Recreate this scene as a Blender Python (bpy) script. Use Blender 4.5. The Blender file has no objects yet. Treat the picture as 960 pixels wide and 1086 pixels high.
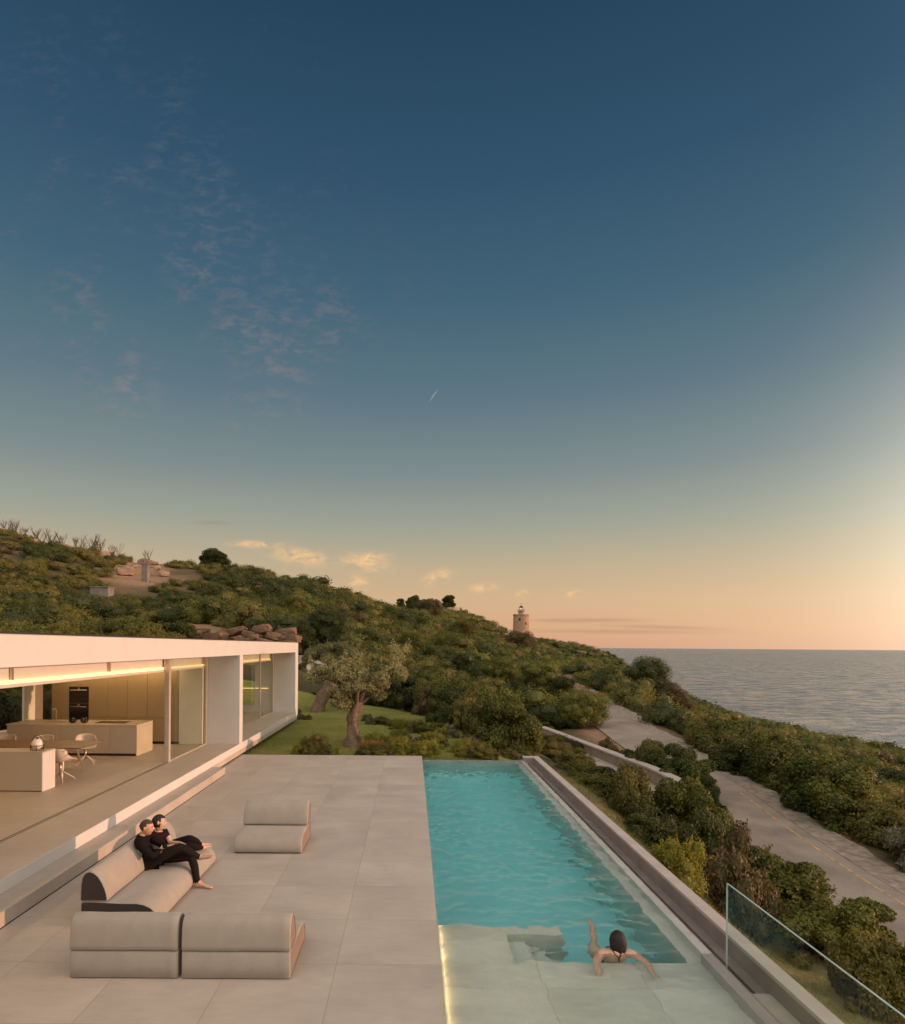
import bpy, bmesh, math, random
import numpy as np
from mathutils import Vector, Matrix, noise as mnoise

R = math.radians
rnd = random.Random(7)
nrs = np.random.RandomState(11)
SC = bpy.context.scene
COL = SC.collection

# ------------------------------------------------------------------ camera
CAM_H = 3.65
FPX = 685.0
cam_d = bpy.data.cameras.new('camera')
cam = bpy.data.objects.new('camera', cam_d)
COL.objects.link(cam)
cam.location = (0, 0, CAM_H)
cam.rotation_euler = (math.pi / 2, -0.0073, 0)
cam_d.sensor_width = 36
cam_d.lens = FPX * 36 / 1086
cam_d.shift_x = 43 / 1086
cam_d.shift_y = 142.2 / 1086
cam_d.clip_start = 0.1
cam_d.clip_end = 200000
SC.camera = cam

# ------------------------------------------------------------------ render, exposure
SC.render.engine = 'CYCLES'
SC.view_settings.view_transform = 'Standard'
SC.view_settings.look = 'None'
SC.view_settings.exposure = 0.12
SC.view_settings.gamma = 1.0
SC.cycles.use_denoising = True
SC.cycles.max_bounces = 10
SC.cycles.transparent_max_bounces = 12
SC.cycles.sample_clamp_indirect = 6.0
SC.cycles.blur_glossy = 0.5

# ------------------------------------------------------------------ sun
SUN_EL = R(4.2)
SUN_AZ = R(90)          # from +Y towards +X: over the sea on the right
SUN_DIR = Vector((math.sin(SUN_AZ) * math.cos(SUN_EL), math.cos(SUN_AZ) * math.cos(SUN_EL), math.sin(SUN_EL)))
sun_d = bpy.data.lights.new('sun', 'SUN')
sun_d.energy = 2.95
sun_d.color = (1.0, 0.53, 0.32)
sun_d.angle = R(0.6)
sun = bpy.data.objects.new('sun', sun_d)
COL.objects.link(sun)
sun.rotation_euler = SUN_DIR.to_track_quat('Z', 'Y').to_euler()

# ------------------------------------------------------------------ node helpers
def nt_clear(nt):
    for n in list(nt.nodes):
        nt.nodes.remove(n)

class N:
    """tiny helper to write node trees"""
    def __init__(self, nt):
        self.nt = nt
    def new(self, typ, **kw):
        n = self.nt.nodes.new(typ)
        for k, v in kw.items():
            setattr(n, k, v)
        return n
    def link(self, a, b):
        self.nt.links.new(a, b)
    def sock(self, node_in, v):
        if isinstance(v, bpy.types.NodeSocket):
            self.link(v, node_in)
        elif v is not None:
            node_in.default_value = v
    def math(self, op, a, b=None, c=None, clamp=False):
        n = self.new('ShaderNodeMath', operation=op)
        n.use_clamp = clamp
        for i, v in enumerate((a, b, c)):
            if v is not None:
                self.sock(n.inputs[i], v)
        return n.outputs[0]
    def mix(self, f, a, b, blend='MIX'):
        n = self.new('ShaderNodeMix', data_type='RGBA', blend_type=blend)
        self.sock(n.inputs[0], f)
        self.sock(n.inputs[6], a if isinstance(a, bpy.types.NodeSocket) else c4(a))
        self.sock(n.inputs[7], b if isinstance(b, bpy.types.NodeSocket) else c4(b))
        return n.outputs[2]
    def noise(self, vec, scale, detail=4, rough=0.55, dist=0.0, out=0):
        n = self.new('ShaderNodeTexNoise')
        if vec is not None:
            self.link(vec, n.inputs['Vector'])
        self.sock(n.inputs['Scale'], scale)
        n.inputs['Detail'].default_value = detail
        n.inputs['Roughness'].default_value = rough
        n.inputs['Distortion'].default_value = dist
        return n.outputs[out]
    def ramp(self, fac, stops, interp='LINEAR'):
        n = self.new('ShaderNodeValToRGB')
        cr = n.color_ramp
        cr.interpolation = interp
        while len(cr.elements) > 1:
            cr.elements.remove(cr.elements[-1])
        for i, (p, c) in enumerate(stops):
            e = cr.elements[0] if i == 0 else cr.elements.new(p)
            e.position = p
            e.color = c4(c)
        self.link(fac, n.inputs[0])
        return n.outputs[0]
    def mapr(self, v, a, b, c, d, smooth=False):
        n = self.new('ShaderNodeMapRange')
        n.interpolation_type = 'SMOOTHSTEP' if smooth else 'LINEAR'
        self.sock(n.inputs[0], v)
        for i, x in enumerate((a, b, c, d)):
            n.inputs[i + 1].default_value = x
        return n.outputs[0]
    def xyz(self, v):
        n = self.new('ShaderNodeSeparateXYZ')
        self.link(v, n.inputs[0])
        return n.outputs
    def comb(self, x, y, z):
        n = self.new('ShaderNodeCombineXYZ')
        for i, v in enumerate((x, y, z)):
            self.sock(n.inputs[i], v)
        return n.outputs[0]
    def scale(self, v, s):
        n = self.new('ShaderNodeMapping')
        self.link(v, n.inputs[0])
        n.inputs['Scale'].default_value = s
        return n.outputs[0]

def c4(c):
    if isinstance(c, (int, float)):
        return (c, c, c, 1)
    return tuple(c) if len(c) == 4 else (c[0], c[1], c[2], 1)

def lin(r, g, b):
    f = lambda x: (x / 255 / 12.92) if x / 255 <= 0.04045 else ((x / 255 + 0.055) / 1.055) ** 2.4
    return (f(r), f(g), f(b))

# ------------------------------------------------------------------ world: dusk sky
world = bpy.data.worlds.new('World')
SC.world = world
world.use_nodes = True
wt = world.node_tree
nt_clear(wt)
w = N(wt)
tc = w.new('ShaderNodeTexCoord')
gen = tc.outputs['Generated']
dx, dy, dz = w.xyz(gen)
sky = w.new('ShaderNodeTexSky', sky_type='NISHITA')
sky.sun_disc = False
sky.sun_elevation = SUN_EL
sky.sun_rotation = SUN_AZ
sky.altitude = 50
sky.dust_density = 1.5
nish = w.mix(1.0, sky.outputs[0], (0.09, 0.09, 0.09), 'MULTIPLY')
el = w.math('ARCSINE', w.math('MINIMUM', w.math('MAXIMUM', dz, -1.0), 1.0))
el_n = w.math('MULTIPLY', el, 1 / (math.pi / 2), clamp=True)
D = 90.0
grad = w.ramp(el_n, [
    (0.0, lin(210, 158, 128)),
    (1.5 / D, lin(217, 170, 130)),
    (4 / D, lin(212, 176, 138)),
    (7 / D, lin(190, 172, 142)),
    (10.5 / D, lin(158, 160, 145)),
    (15 / D, lin(124, 138, 139)),
    (21 / D, lin(92, 117, 129)),
    (28 / D, lin(65, 98, 118)),
    (36 / D, lin(46, 80, 105)),
    (46 / D, lin(31, 64, 87)),
    (90 / D, lin(24, 50, 72))])
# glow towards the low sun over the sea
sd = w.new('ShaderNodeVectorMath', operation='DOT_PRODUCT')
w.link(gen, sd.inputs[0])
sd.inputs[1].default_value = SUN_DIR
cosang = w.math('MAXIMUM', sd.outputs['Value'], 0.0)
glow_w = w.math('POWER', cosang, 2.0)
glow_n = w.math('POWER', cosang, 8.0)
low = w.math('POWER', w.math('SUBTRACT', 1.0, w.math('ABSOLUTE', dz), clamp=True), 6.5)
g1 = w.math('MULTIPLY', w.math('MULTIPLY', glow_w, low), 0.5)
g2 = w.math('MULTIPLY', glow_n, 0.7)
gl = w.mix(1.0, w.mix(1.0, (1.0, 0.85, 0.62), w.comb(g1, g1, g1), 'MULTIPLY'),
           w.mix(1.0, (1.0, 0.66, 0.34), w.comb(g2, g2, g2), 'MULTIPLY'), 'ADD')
hz = w.new('ShaderNodeVectorMath', operation='DOT_PRODUCT')
w.link(gen, hz.inputs[0])
hz.inputs[1].default_value = (math.sin(R(52)) * math.cos(R(7)), math.cos(R(52)) * math.cos(R(7)), math.sin(R(7)))
hzf = w.math('MULTIPLY', w.math('POWER', w.math('MAXIMUM', hz.outputs['Value'], 0.0), 40.0), 0.85)
gl = w.mix(1.0, gl, w.mix(1.0, (1.0, 0.90, 0.70), w.comb(hzf, hzf, hzf), 'MULTIPLY'), 'ADD')
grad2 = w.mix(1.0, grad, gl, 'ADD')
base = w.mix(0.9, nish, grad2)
# extra brightness added to the unseen sky behind the camera, to light the terrace
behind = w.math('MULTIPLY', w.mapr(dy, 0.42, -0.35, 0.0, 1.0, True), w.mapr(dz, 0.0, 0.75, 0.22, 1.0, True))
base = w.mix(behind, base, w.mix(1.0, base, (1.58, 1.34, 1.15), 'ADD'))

# wispy clouds, placed by direction
dyp = w.math('MAXIMUM', dy, 0.05)
u = w.math('DIVIDE', dx, dyp)
v = w.math('DIVIDE', dz, dyp)
front = w.math('GREATER_THAN', dy, 0.1)
uv = w.comb(u, v, 0.0)

def blob(px, py, rx, ry, rot=0.0):
    cu, cv = (px - 437) / 685, (685 - py) / 685
    a = w.math('SUBTRACT', u, cu)
    b = w.math('SUBTRACT', v, cv)
    cr, sr = math.cos(rot), math.sin(rot)
    a2 = w.math('ADD', w.math('MULTIPLY', a, cr * 685 / rx), w.math('MULTIPLY', b, sr * 685 / rx))
    b2 = w.math('ADD', w.math('MULTIPLY', a, -sr * 685 / ry), w.math('MULTIPLY', b, cr * 685 / ry))
    d = w.math('ADD', w.math('MULTIPLY', a2, a2), w.math('MULTIPLY', b2, b2))
    return w.math('EXPONENT', w.math('MULTIPLY', d, -1.0))

def addall(lst):
    o = lst[0]
    for x in lst[1:]:
        o = w.math('ADD', o, x)
    return o

rotn = w.new('ShaderNodeMapping')
w.link(uv, rotn.inputs[0])
rotn.inputs['Rotation'].default_value = (0, 0, R(38))
rotn.inputs['Scale'].default_value = (1.0, 2.1, 1)
cn = w.noise(rotn.outputs[0], 30, 6, 0.66, 0.35)
cn2 = w.noise(uv, 5.5, 3, 0.5, 0.2)
wisp = w.math('MULTIPLY', w.mapr(cn, 0.42, 0.74, 0, 1, True), w.mapr(cn2, 0.42, 0.64, 0, 1, True))
wm = addall([blob(130, 190, 150, 150), blob(70, 310, 90, 70), blob(235, 360, 75, 70), blob(345, 330, 75, 60),
             blob(275, 445, 45, 30), blob(160, 410, 70, 30)])
wm = w.math('MULTIPLY', w.math('MINIMUM', wm, 1.0), front)
wf = w.math('MULTIPLY', w.math('MULTIPLY', wisp, wm), 0.48)
base = w.mix(wf, base, w.ramp(el_n, [(0, (0.55, 0.31, 0.22)), (18 / D, (0.42, 0.25, 0.21)), (30 / D, (0.22, 0.19, 0.21)), (48 / D, (0.12, 0.14, 0.18))]))
# small lit puffs low over the ridge and thin bands near the horizon
pn = w.noise(w.scale(uv, (1, 2.0, 1)), 38, 5, 0.6, 0.6)
pn_m = w.mapr(pn, 0.30, 0.66, 0.0, 1.0, True)
puffs = addall([blob(270, 578, 22, 3.2), blob(318, 591, 28, 7, -0.15), blob(386, 597, 20, 8, -0.12), blob(392, 591, 16, 4, 0.1),
                blob(379, 618, 9, 6), blob(463, 612, 13, 6, 0.35), blob(512, 623, 13, 4, 0.1), blob(553, 629, 5, 4),
                blob(606, 628, 10, 3.5)])
pf = w.math('MULTIPLY', w.math('MULTIPLY', w.math('MINIMUM', puffs, 1.0), pn_m), w.math('MULTIPLY', front, 1.0))
base = w.mix(pf, base, lin(244, 196, 138))
bands = addall([blob(640, 656, 45, 2.2), blob(592, 657, 30, 1.6), blob(700, 663, 60, 2.0, -0.02), blob(655, 668, 90, 2.2), blob(225, 556, 18, 2.0)])
bf = w.math('MULTIPLY', w.math('MINIMUM', bands, 1.0), w.math('MULTIPLY', front, 0.35))
base = w.mix(bf, base, lin(150, 118, 108))
trail = w.math('MULTIPLY', w.math('MULTIPLY', blob(458, 419, 6.0, 0.6, 0.95), front), 0.35)
base = w.mix(trail, base, lin(225, 200, 180))
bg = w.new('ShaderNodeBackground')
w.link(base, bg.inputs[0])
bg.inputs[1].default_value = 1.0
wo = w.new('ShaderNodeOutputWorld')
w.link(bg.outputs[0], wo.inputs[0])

# ------------------------------------------------------------------ materials
MATS = {}
def new_mat(name):
    m = bpy.data.materials.new(name)
    m.use_nodes = True
    nt_clear(m.node_tree)
    n = N(m.node_tree)
    out = n.new('ShaderNodeOutputMaterial')
    MATS[name] = m
    return m, n, out

def principled(n, out, color, rough=0.6, metal=0.0, normal=None, spec=None):
    b = n.new('ShaderNodeBsdfPrincipled')
    n.sock(b.inputs['Base Color'], color if isinstance(color, bpy.types.NodeSocket) else c4(color))
    n.sock(b.inputs['Roughness'], rough)
    b.inputs['Metallic'].default_value = metal
    if spec is not None:
        b.inputs['Specular IOR Level'].default_value = spec
    if normal is not None:
        n.link(normal, b.inputs['Normal'])
    n.link(b.outputs[0], out.inputs[0])
    return b

def bump(n, h, strength=0.3, dist=0.02):
    b = n.new('ShaderNodeBump')
    b.inputs['Strength'].default_value = strength
    b.inputs['Distance'].default_value = dist
    n.link(h, b.inputs['Height'])
    return b.outputs[0]

def simple(name, color, rough=0.6, metal=0.0, vary=0.12, scale=6.0, bstr=0.0, bscale=80.0, spec=None):
    m, n, out = new_mat(name)
    tc = n.new('ShaderNodeTexCoord')
    ns = n.noise(tc.outputs['Object'], scale, 5, 0.6)
    f = n.mapr(ns, 0.3, 0.7, 1 - vary, 1 + vary)
    col = n.mix(1.0, color, n.comb(f, f, f), 'MULTIPLY')
    nm = None
    if bstr:
        nm = bump(n, n.noise(tc.outputs['Object'], bscale, 3, 0.6), bstr, 0.01)
    principled(n, out, col, rough, metal, nm, spec)
    return m

def emit(name, color, strength):
    m, n, out = new_mat(name)
    e = n.new('ShaderNodeEmission')
    e.inputs[0].default_value = c4(color)
    e.inputs[1].default_value = strength
    n.link(e.outputs[0], out.inputs[0])
    return m

def stone_tiles(name, color, tile, off, joint=0.004, jcol=0.75):
    """large format stone slabs laid in a grid (object coordinates = metres)"""
    m, n, out = new_mat(name)
    geo = n.new('ShaderNodeNewGeometry')
    pos = geo.outputs['Position']
    x, y, z = n.xyz(pos)
    tx = n.math('DIVIDE', n.math('SUBTRACT', x, off[0]), tile)
    ty = n.math('DIVIDE', n.math('SUBTRACT', y, off[1]), tile)
    fx = n.math('ABSOLUTE', n.math('SUBTRACT', n.math('FRACT', n.math('ADD', tx, 100.5)), 0.5))
    fy = n.math('ABSOLUTE', n.math('SUBTRACT', n.math('FRACT', n.math('ADD', ty, 100.5)), 0.5))
    fm = n.math('MINIMUM', fx, fy)
    line = n.mapr(fm, joint / tile * 0.4, joint / tile, 1.0, 0.0)
    ix = n.math('FLOOR', tx)
    iy = n.math('FLOOR', ty)
    wn = n.new('ShaderNodeTexWhiteNoise', noise_dimensions='2D')
    n.link(n.comb(ix, iy, 0), wn.inputs['Vector'])
    tv = n.mapr(wn.outputs[0], 0, 1, 0.965, 1.03)
    wv = n.new('ShaderNodeVectorMath', operation='SCALE')
    n.link(wn.outputs['Color'], wv.inputs[0])
    wv.inputs['Scale'].default_value = 7.0
    pv = n.new('ShaderNodeVectorMath', operation='ADD')
    n.link(pos, pv.inputs[0]); n.link(wv.outputs[0], pv.inputs[1])
    n1 = n.noise(pv.outputs[0], 0.9, 6, 0.6, 0.4)
    n2 = n.noise(n.scale(pv.outputs[0], (1, 3.0, 1)), 3.5, 5, 0.65)
    n3 = n.noise(pos, 60, 2, 0.6)
    f = n.math('MULTIPLY', n.math('MULTIPLY', tv, n.mapr(n1, 0.3, 0.72, 0.86, 1.10)),
               n.math('MULTIPLY', n.mapr(n2, 0.3, 0.7, 0.94, 1.05), n.mapr(n3, 0.3, 0.7, 0.97, 1.03)))
    col = n.mix(1.0, color, n.comb(f, f, f), 'MULTIPLY')
    col = n.mix(line, col, n.mix(1.0, col, (jcol, jcol * 0.97, jcol * 0.9), 'MULTIPLY'))
    rough = n.mapr(n1, 0.3, 0.7, 0.42, 0.6)
    h = n.math('ADD', n.math('MULTIPLY', line, -0.6), n.math('MULTIPLY', n3, 0.12))
    principled(n, out, col, rough, 0, bump(n, h, 0.35, 0.004), 0.4)
    return m

M_terrace = stone_tiles('terrace_stone', (0.45, 0.392, 0.33), 1.2, (0.36, 7.4), 0.006, 0.72)
M_floor = stone_tiles('floor_stone', (0.50, 0.42, 0.34), 2.4, (-6.7, 7.4), 0.005, 0.85)
M_pool = stone_tiles('pool_stone', (0.68, 0.64, 0.55), 1.2, (0.36, 7.4), 0.008, 0.80)
M_pooldeep = simple('pool_tile', (0.62, 0.84, 0.82), 0.5, 0, 0.08, 1.2)
M_white = simple('white_render', (0.60, 0.575, 0.55), 0.75, 0, 0.035, 1.6, 0.12, 150)
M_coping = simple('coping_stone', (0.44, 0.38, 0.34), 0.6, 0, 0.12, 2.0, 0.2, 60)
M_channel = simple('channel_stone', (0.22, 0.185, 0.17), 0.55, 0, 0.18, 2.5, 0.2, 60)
M_black = simple('black_stone', (0.018, 0.018, 0.02), 0.12, 0, 0.2, 3)
M_cabinet = simple('cabinet_lacquer', (0.37, 0.275, 0.155), 0.45, 0, 0.03, 1.2)
M_piershade = simple('pier_render_shaded', (0.26, 0.21, 0.165), 0.8)  # white render darkened: the shade on the rear piers is in the colour
M_island = simple('island_lacquer', (0.50, 0.44, 0.37), 0.45, 0, 0.03, 1.2)
M_worktop = simple('worktop', (0.55, 0.47, 0.36), 0.3, 0, 0.06, 2)
M_plinth = simple('plinth_dark', (0.025, 0.02, 0.018), 0.5)
M_oven = simple('oven_glass', (0.012, 0.010, 0.010), 0.08)
M_steel = simple('steel', (0.55, 0.50, 0.44), 0.3, 0.9)
M_frame = simple('window_metal', (0.55, 0.48, 0.42), 0.4, 0.3)
M_curtain = simple('curtain_cloth', (0.70, 0.66, 0.58), 0.9, 0, 0.05, 3)
M_wood = simple('table_wood', (0.20, 0.12, 0.075), 0.45, 0, 0.2, 4)
M_chair = simple('chair_shell', (0.55, 0.46, 0.40), 0.5, 0, 0.04, 2)
M_wire = simple('black_metal', (0.015, 0.013, 0.012), 0.4)
M_globe = simple('white_globe', (0.85, 0.80, 0.76), 0.3, 0, 0.02, 2)
M_pot = simple('dark_ceramic', (0.02, 0.014, 0.012), 0.25)
M_led = emit('led_strip', (1.0, 0.50, 0.17), 3.3)
M_led_dim = emit('led_strip_dim', (1.0, 0.64, 0.22), 1.3)
M_led_pool = emit('led_pool', (1.0, 0.66, 0.30), 16.0)
M_lamp = emit('beacon', (1.0, 0.92, 0.8), 0.8)
M_trunk = simple('bark', (0.16, 0.105, 0.07), 0.9, 0, 0.4, 9, 0.9, 22)
M_stem = simple('stem_bark', (0.15, 0.095, 0.06), 0.9, 0, 0.3, 8)
M_twig = simple('dead_twig', (0.16, 0.10, 0.08), 0.9, 0, 0.2, 8)
M_rock = simple('granite', (0.30, 0.20, 0.135), 0.9, 0, 0.35, 1.4, 0.8, 6)
M_rockdark = simple('brown_granite', (0.15, 0.092, 0.054), 0.9, 0, 0.35, 1.4, 0.8, 6)
M_palerock = simple('pale_granite', (0.30, 0.225, 0.17), 0.9, 0, 0.3, 0.8, 0.8, 3)
M_brickstone = simple('tower_stone', (0.36, 0.22, 0.135), 0.9, 0, 0.25, 0.8, 0.5, 3)
M_conc = simple('concrete', (0.36, 0.32, 0.28), 0.85, 0, 0.18, 1.2, 0.3, 30)
M_oldconc = simple('old_concrete', (0.20, 0.175, 0.145), 0.9, 0, 0.3, 1.5, 0.4, 20)
M_wallstone = simple('wall_stone', (0.27, 0.205, 0.155), 0.9, 0, 0.3, 2.4, 0.6, 14)
M_line = simple('road_paint', (0.42, 0.29, 0.12), 0.8, 0, 0.5, 5)
M_gravel = simple('gravel', (0.27, 0.22, 0.17), 0.95, 0, 0.4, 3, 0.8, 20)

def fabric(name, color, sheen=0.2):
    m, n, out = new_mat(name)
    tc = n.new('ShaderNodeTexCoord')
    o = tc.outputs['Object']
    ns = n.noise(o, 5, 4, 0.6)
    wv = n.noise(n.scale(o, (1, 1, 1)), 420, 2, 0.5)
    f = n.math('MULTIPLY', n.mapr(ns, 0.3, 0.7, 0.93, 1.06), n.mapr(wv, 0.3, 0.7, 0.9, 1.08))
    col = n.mix(1.0, color, n.comb(f, f, f), 'MULTIPLY')
    b = principled(n, out, col, 0.9, 0, bump(n, n.math('ADD', wv, n.math('MULTIPLY', n.noise(o, 9, 2), 2.0)), 0.25, 0.004), 0.12)
    b.inputs['Sheen Weight'].default_value = sheen
    return m
M_fabric = fabric('sofa_fabric', (0.335, 0.295, 0.25))
M_fabdark = fabric('sofa_dark_fabric', (0.22, 0.14, 0.092))
M_fabblack = fabric('sofa_charcoal_fabric', (0.05, 0.041, 0.036))
M_black_cloth = fabric('black_cotton', (0.010, 0.007, 0.008), 0.0)
M_trousers = fabric('black_denim', (0.015, 0.010, 0.009), 0.0)
M_plum = fabric('plum_cotton', (0.024, 0.008, 0.011), 0.0)
M_strap = fabric('swim_strap', (0.02, 0.02, 0.025), 0.0)

def skin_mat(name, color):
    m, n, out = new_mat(name)
    tc = n.new('ShaderNodeTexCoord')
    ns = n.noise(tc.outputs['Object'], 14, 3)
    f = n.mapr(ns, 0.3, 0.7, 0.92, 1.08)
    col = n.mix(1.0, color, n.comb(f, f, f), 'MULTIPLY')
    b = principled(n, out, col, 0.5, 0, None, 0.4)
    b.inputs['Subsurface Weight'].default_value = 0.1
    b.inputs['Subsurface Radius'].default_value = (0.02, 0.008, 0.004)
    return m
M_skin = skin_mat('skin', (0.52, 0.30, 0.20))
M_skin2 = skin_mat('skin_fair', (0.56, 0.35, 0.25))
M_hair = simple('dark_hair', (0.010, 0.005, 0.004), 0.7, 0, 0.35, 30, 0.4, 60)
M_stubble = simple('cropped_hair', (0.055, 0.032, 0.022), 0.8, 0, 0.2, 60)
M_lip = simple('lip', (0.36, 0.15, 0.11), 0.5)
M_eye = simple('eye_dark', (0.03, 0.02, 0.015), 0.3)

def glass_mat(name, tint, ior=1.5, gloss=1.0):
    m, n, out = new_mat(name)
    t = n.new('ShaderNodeBsdfTransparent'); t.inputs[0].default_value = c4(tint)
    g = n.new('ShaderNodeBsdfGlossy'); g.inputs['Roughness'].default_value = 0.0
    fr = n.new('ShaderNodeFresnel'); fr.inputs[0].default_value = ior
    mx = n.new('ShaderNodeMixShader')
    bf_ = n.new('ShaderNodeNewGeometry').outputs['Backfacing']
    n.link(n.math('MULTIPLY', n.math('MULTIPLY', fr.outputs[0], gloss), n.math('SUBTRACT', 1.0, bf_)), mx.inputs[0])
    n.link(t.outputs[0], mx.inputs[1]); n.link(g.outputs[0], mx.inputs[2])
    n.link(mx.outputs[0], out.inputs[0])
    return m
M_glass = glass_mat('window_glass', (0.94, 0.95, 0.91), 1.4, 0.6)
M_baluglass = glass_mat('balustrade_glass', (0.93, 0.965, 0.93), 1.45, 0.75)
M_glassedge = simple('glass_edge', (0.36, 0.46, 0.42), 0.12)

# pool water: real refraction, absorbing red
m, n, out = new_mat('pool_water')
g = n.new('ShaderNodeBsdfGlass')
g.inputs['IOR'].default_value = 1.33
g.inputs['Roughness'].default_value = 0.0
geo = n.new('ShaderNodeNewGeometry')
hn = n.noise(n.scale(geo.outputs['Position'], (1.0, 1.5, 1)), 12, 3, 0.55, 0.4)
n.link(bump(n, hn, 0.2, 0.02), g.inputs['Normal'])
va = n.new('ShaderNodeVolumeAbsorption')
va.inputs['Color'].default_value = (0.22, 0.86, 0.90, 1)
va.inputs['Density'].default_value = 0.27
n.link(g.outputs[0], out.inputs['Surface'])
n.link(va.outputs[0], out.inputs['Volume'])
M_water = m

m, n, out = new_mat('channel_water')
principled(n, out, (0.012, 0.016, 0.018), 0.06, 0, bump(n, n.noise(n.new('ShaderNodeNewGeometry').outputs['Position'], 14, 3), 0.3, 0.02), 0.5)
M_chwater = m

m, n, out = new_mat('sea_water')
geo = n.new('ShaderNodeNewGeometry')
p = geo.outputs['Position']
h = n.math('ADD', n.math('MULTIPLY', n.noise(n.scale(p, (1, 1.8, 1)), 0.045, 4, 0.6), 2.2), n.noise(n.scale(p, (1, 1.5, 1)), 0.28, 5, 0.65))
h = n.math('ADD', h, n.math('MULTIPLY', n.noise(n.scale(p, (1, 1.7, 1)), 0.035, 5, 0.75), 7.0)); h = n.math('ADD', h, n.math('MULTIPLY', n.noise(n.scale(p, (1, 1.4, 1)), 0.11, 4, 0.7), 3.2))
pn = n.noise(n.scale(p, (1, 3, 1)), 0.004, 4, 0.6)
principled(n, out, n.mix(n.mapr(pn, 0.35, 0.65, 0, 1), (0.115, 0.145, 0.165), (0.165, 0.195, 0.21)), n.mapr(n.noise(n.scale(p, (1, 1.5, 1)), 0.05, 6, 0.8), 0.40, 0.60, 0.06, 0.42), 0, bump(n, h, 0.9, 1.3), 0.5)
M_sea = m

def leaf_mat(name, dark, light, trans=0.25, rough=0.55):
    m, n, out = new_mat(name)
    at = n.new('ShaderNodeAttribute'); at.attribute_name = 'tint'
    oi = n.new('ShaderNodeObjectInfo')
    geo = n.new('ShaderNodeNewGeometry')
    big = n.noise(geo.outputs['Position'], 0.35, 3, 0.6)
    f = n.math('ADD', n.math('MULTIPLY', at.outputs['Fac'], 0.55), n.math('ADD', n.math('MULTIPLY', oi.outputs['Random'], 0.35), n.mapr(big, 0.3, 0.7, -0.25, 0.3)), clamp=True)
    col = n.mix(f, dark, light)
    b = n.new('ShaderNodeBsdfPrincipled')
    n.link(col, b.inputs['Base Color'])
    b.inputs['Roughness'].default_value = rough
    b.inputs['Specular IOR Level'].default_value = 0.25
    t = n.new('ShaderNodeBsdfTranslucent')
    n.link(n.mix(1.0, col, (1.5, 1.35, 0.8), 'MULTIPLY'), t.inputs[0])
    mx = n.new('ShaderNodeMixShader'); mx.inputs[0].default_value = trans
    n.link(b.outputs[0], mx.inputs[1]); n.link(t.outputs[0], mx.inputs[2])
    n.link(mx.outputs[0], out.inputs[0])
    return m
L_green = leaf_mat('leaf_green', (0.026, 0.044, 0.009), (0.195, 0.190, 0.036))
L_dark = leaf_mat('leaf_dark', (0.014, 0.026, 0.007), (0.092, 0.106, 0.026))
L_olive = leaf_mat('leaf_ochre', (0.060, 0.062, 0.016), (0.225, 0.192, 0.046))
L_brown = leaf_mat('leaf_brown', (0.070, 0.056, 0.026), (0.170, 0.132, 0.058))
L_bright = leaf_mat('leaf_bright', (0.120, 0.135, 0.020), (0.310, 0.280, 0.045), 0.35)
L_grey = leaf_mat('leaf_grey_green', (0.085, 0.085, 0.055), (0.230, 0.205, 0.125), 0.2)
L_olivetree = leaf_mat('olive_leaf', (0.105, 0.115, 0.050), (0.400, 0.365, 0.165), 0.2)
L_grass = leaf_mat('grass_blade', (0.13, 0.16, 0.035), (0.33, 0.33, 0.085), 0.3)
L_slope = leaf_mat('slope_blade', (0.15, 0.15, 0.05), (0.34, 0.30, 0.12), 0.3)
L_dry = leaf_mat('dry_tuft', (0.26, 0.14, 0.05), (0.40, 0.23, 0.09), 0.3)

# terrain soil
m, n, out = new_mat('hill_soil')
geo = n.new('ShaderNodeNewGeometry'); p = geo.outputs['Position']
at = n.new('ShaderNodeAttribute'); at.attribute_name = 'bare'
a = n.noise(p, 0.35, 5, 0.65); b_ = n.noise(p, 2.2, 5, 0.7)
green = n.mix(n.mapr(a, 0.35, 0.65, 0, 1), (0.050, 0.052, 0.020), (0.095, 0.075, 0.036))
soil = n.mix(n.mapr(b_, 0.3, 0.7, 0, 1), (0.25, 0.145, 0.08), (0.34, 0.225, 0.14))
col = n.mix(at.outputs['Fac'], green, soil)
principled(n, out, col, 0.95, 0, bump(n, n.math('ADD', a, b_), 0.8, 0.25), 0.2)
M_soil = m

m, n, out = new_mat('lawn_grass')
geo = n.new('ShaderNodeNewGeometry'); p = geo.outputs['Position']
a = n.noise(p, 0.5, 4, 0.6); b_ = n.noise(p, 6, 5, 0.7); c_ = n.noise(p, 60, 3, 0.7)
col = n.mix(n.mapr(a, 0.35, 0.65, 0, 1), (0.20, 0.225, 0.05), (0.30, 0.285, 0.075))
f = n.mapr(n.math('ADD', n.math('MULTIPLY', b_, 0.5), n.math('MULTIPLY', c_, 0.5)), 0.3, 0.7, 0.6, 1.35)
col = n.mix(1.0, col, n.comb(f, f, f), 'MULTIPLY')
principled(n, out, col, 0.9, 0, bump(n, c_, 0.9, 0.06), 0.15)
M_lawn = m

m, n, out = new_mat('slope_grass')
geo = n.new('ShaderNodeNewGeometry'); p = geo.outputs['Position']
a = n.noise(p, 0.7, 4, 0.6); b_ = n.noise(n.scale(p, (1, .5, 1)), 9, 5, 0.7)
col = n.mix(n.mapr(a, 0.35, 0.65, 0, 1), (0.19, 0.17, 0.065), (0.30, 0.25, 0.115))
f = n.mapr(b_, 0.3, 0.7, 0.6, 1.3)
col = n.mix(1.0, col, n.comb(f, f, f), 'MULTIPLY')
principled(n, out, col, 0.9, 0, bump(n, b_, 0.9, 0.06), 0.15)
M_slope = m

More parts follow.
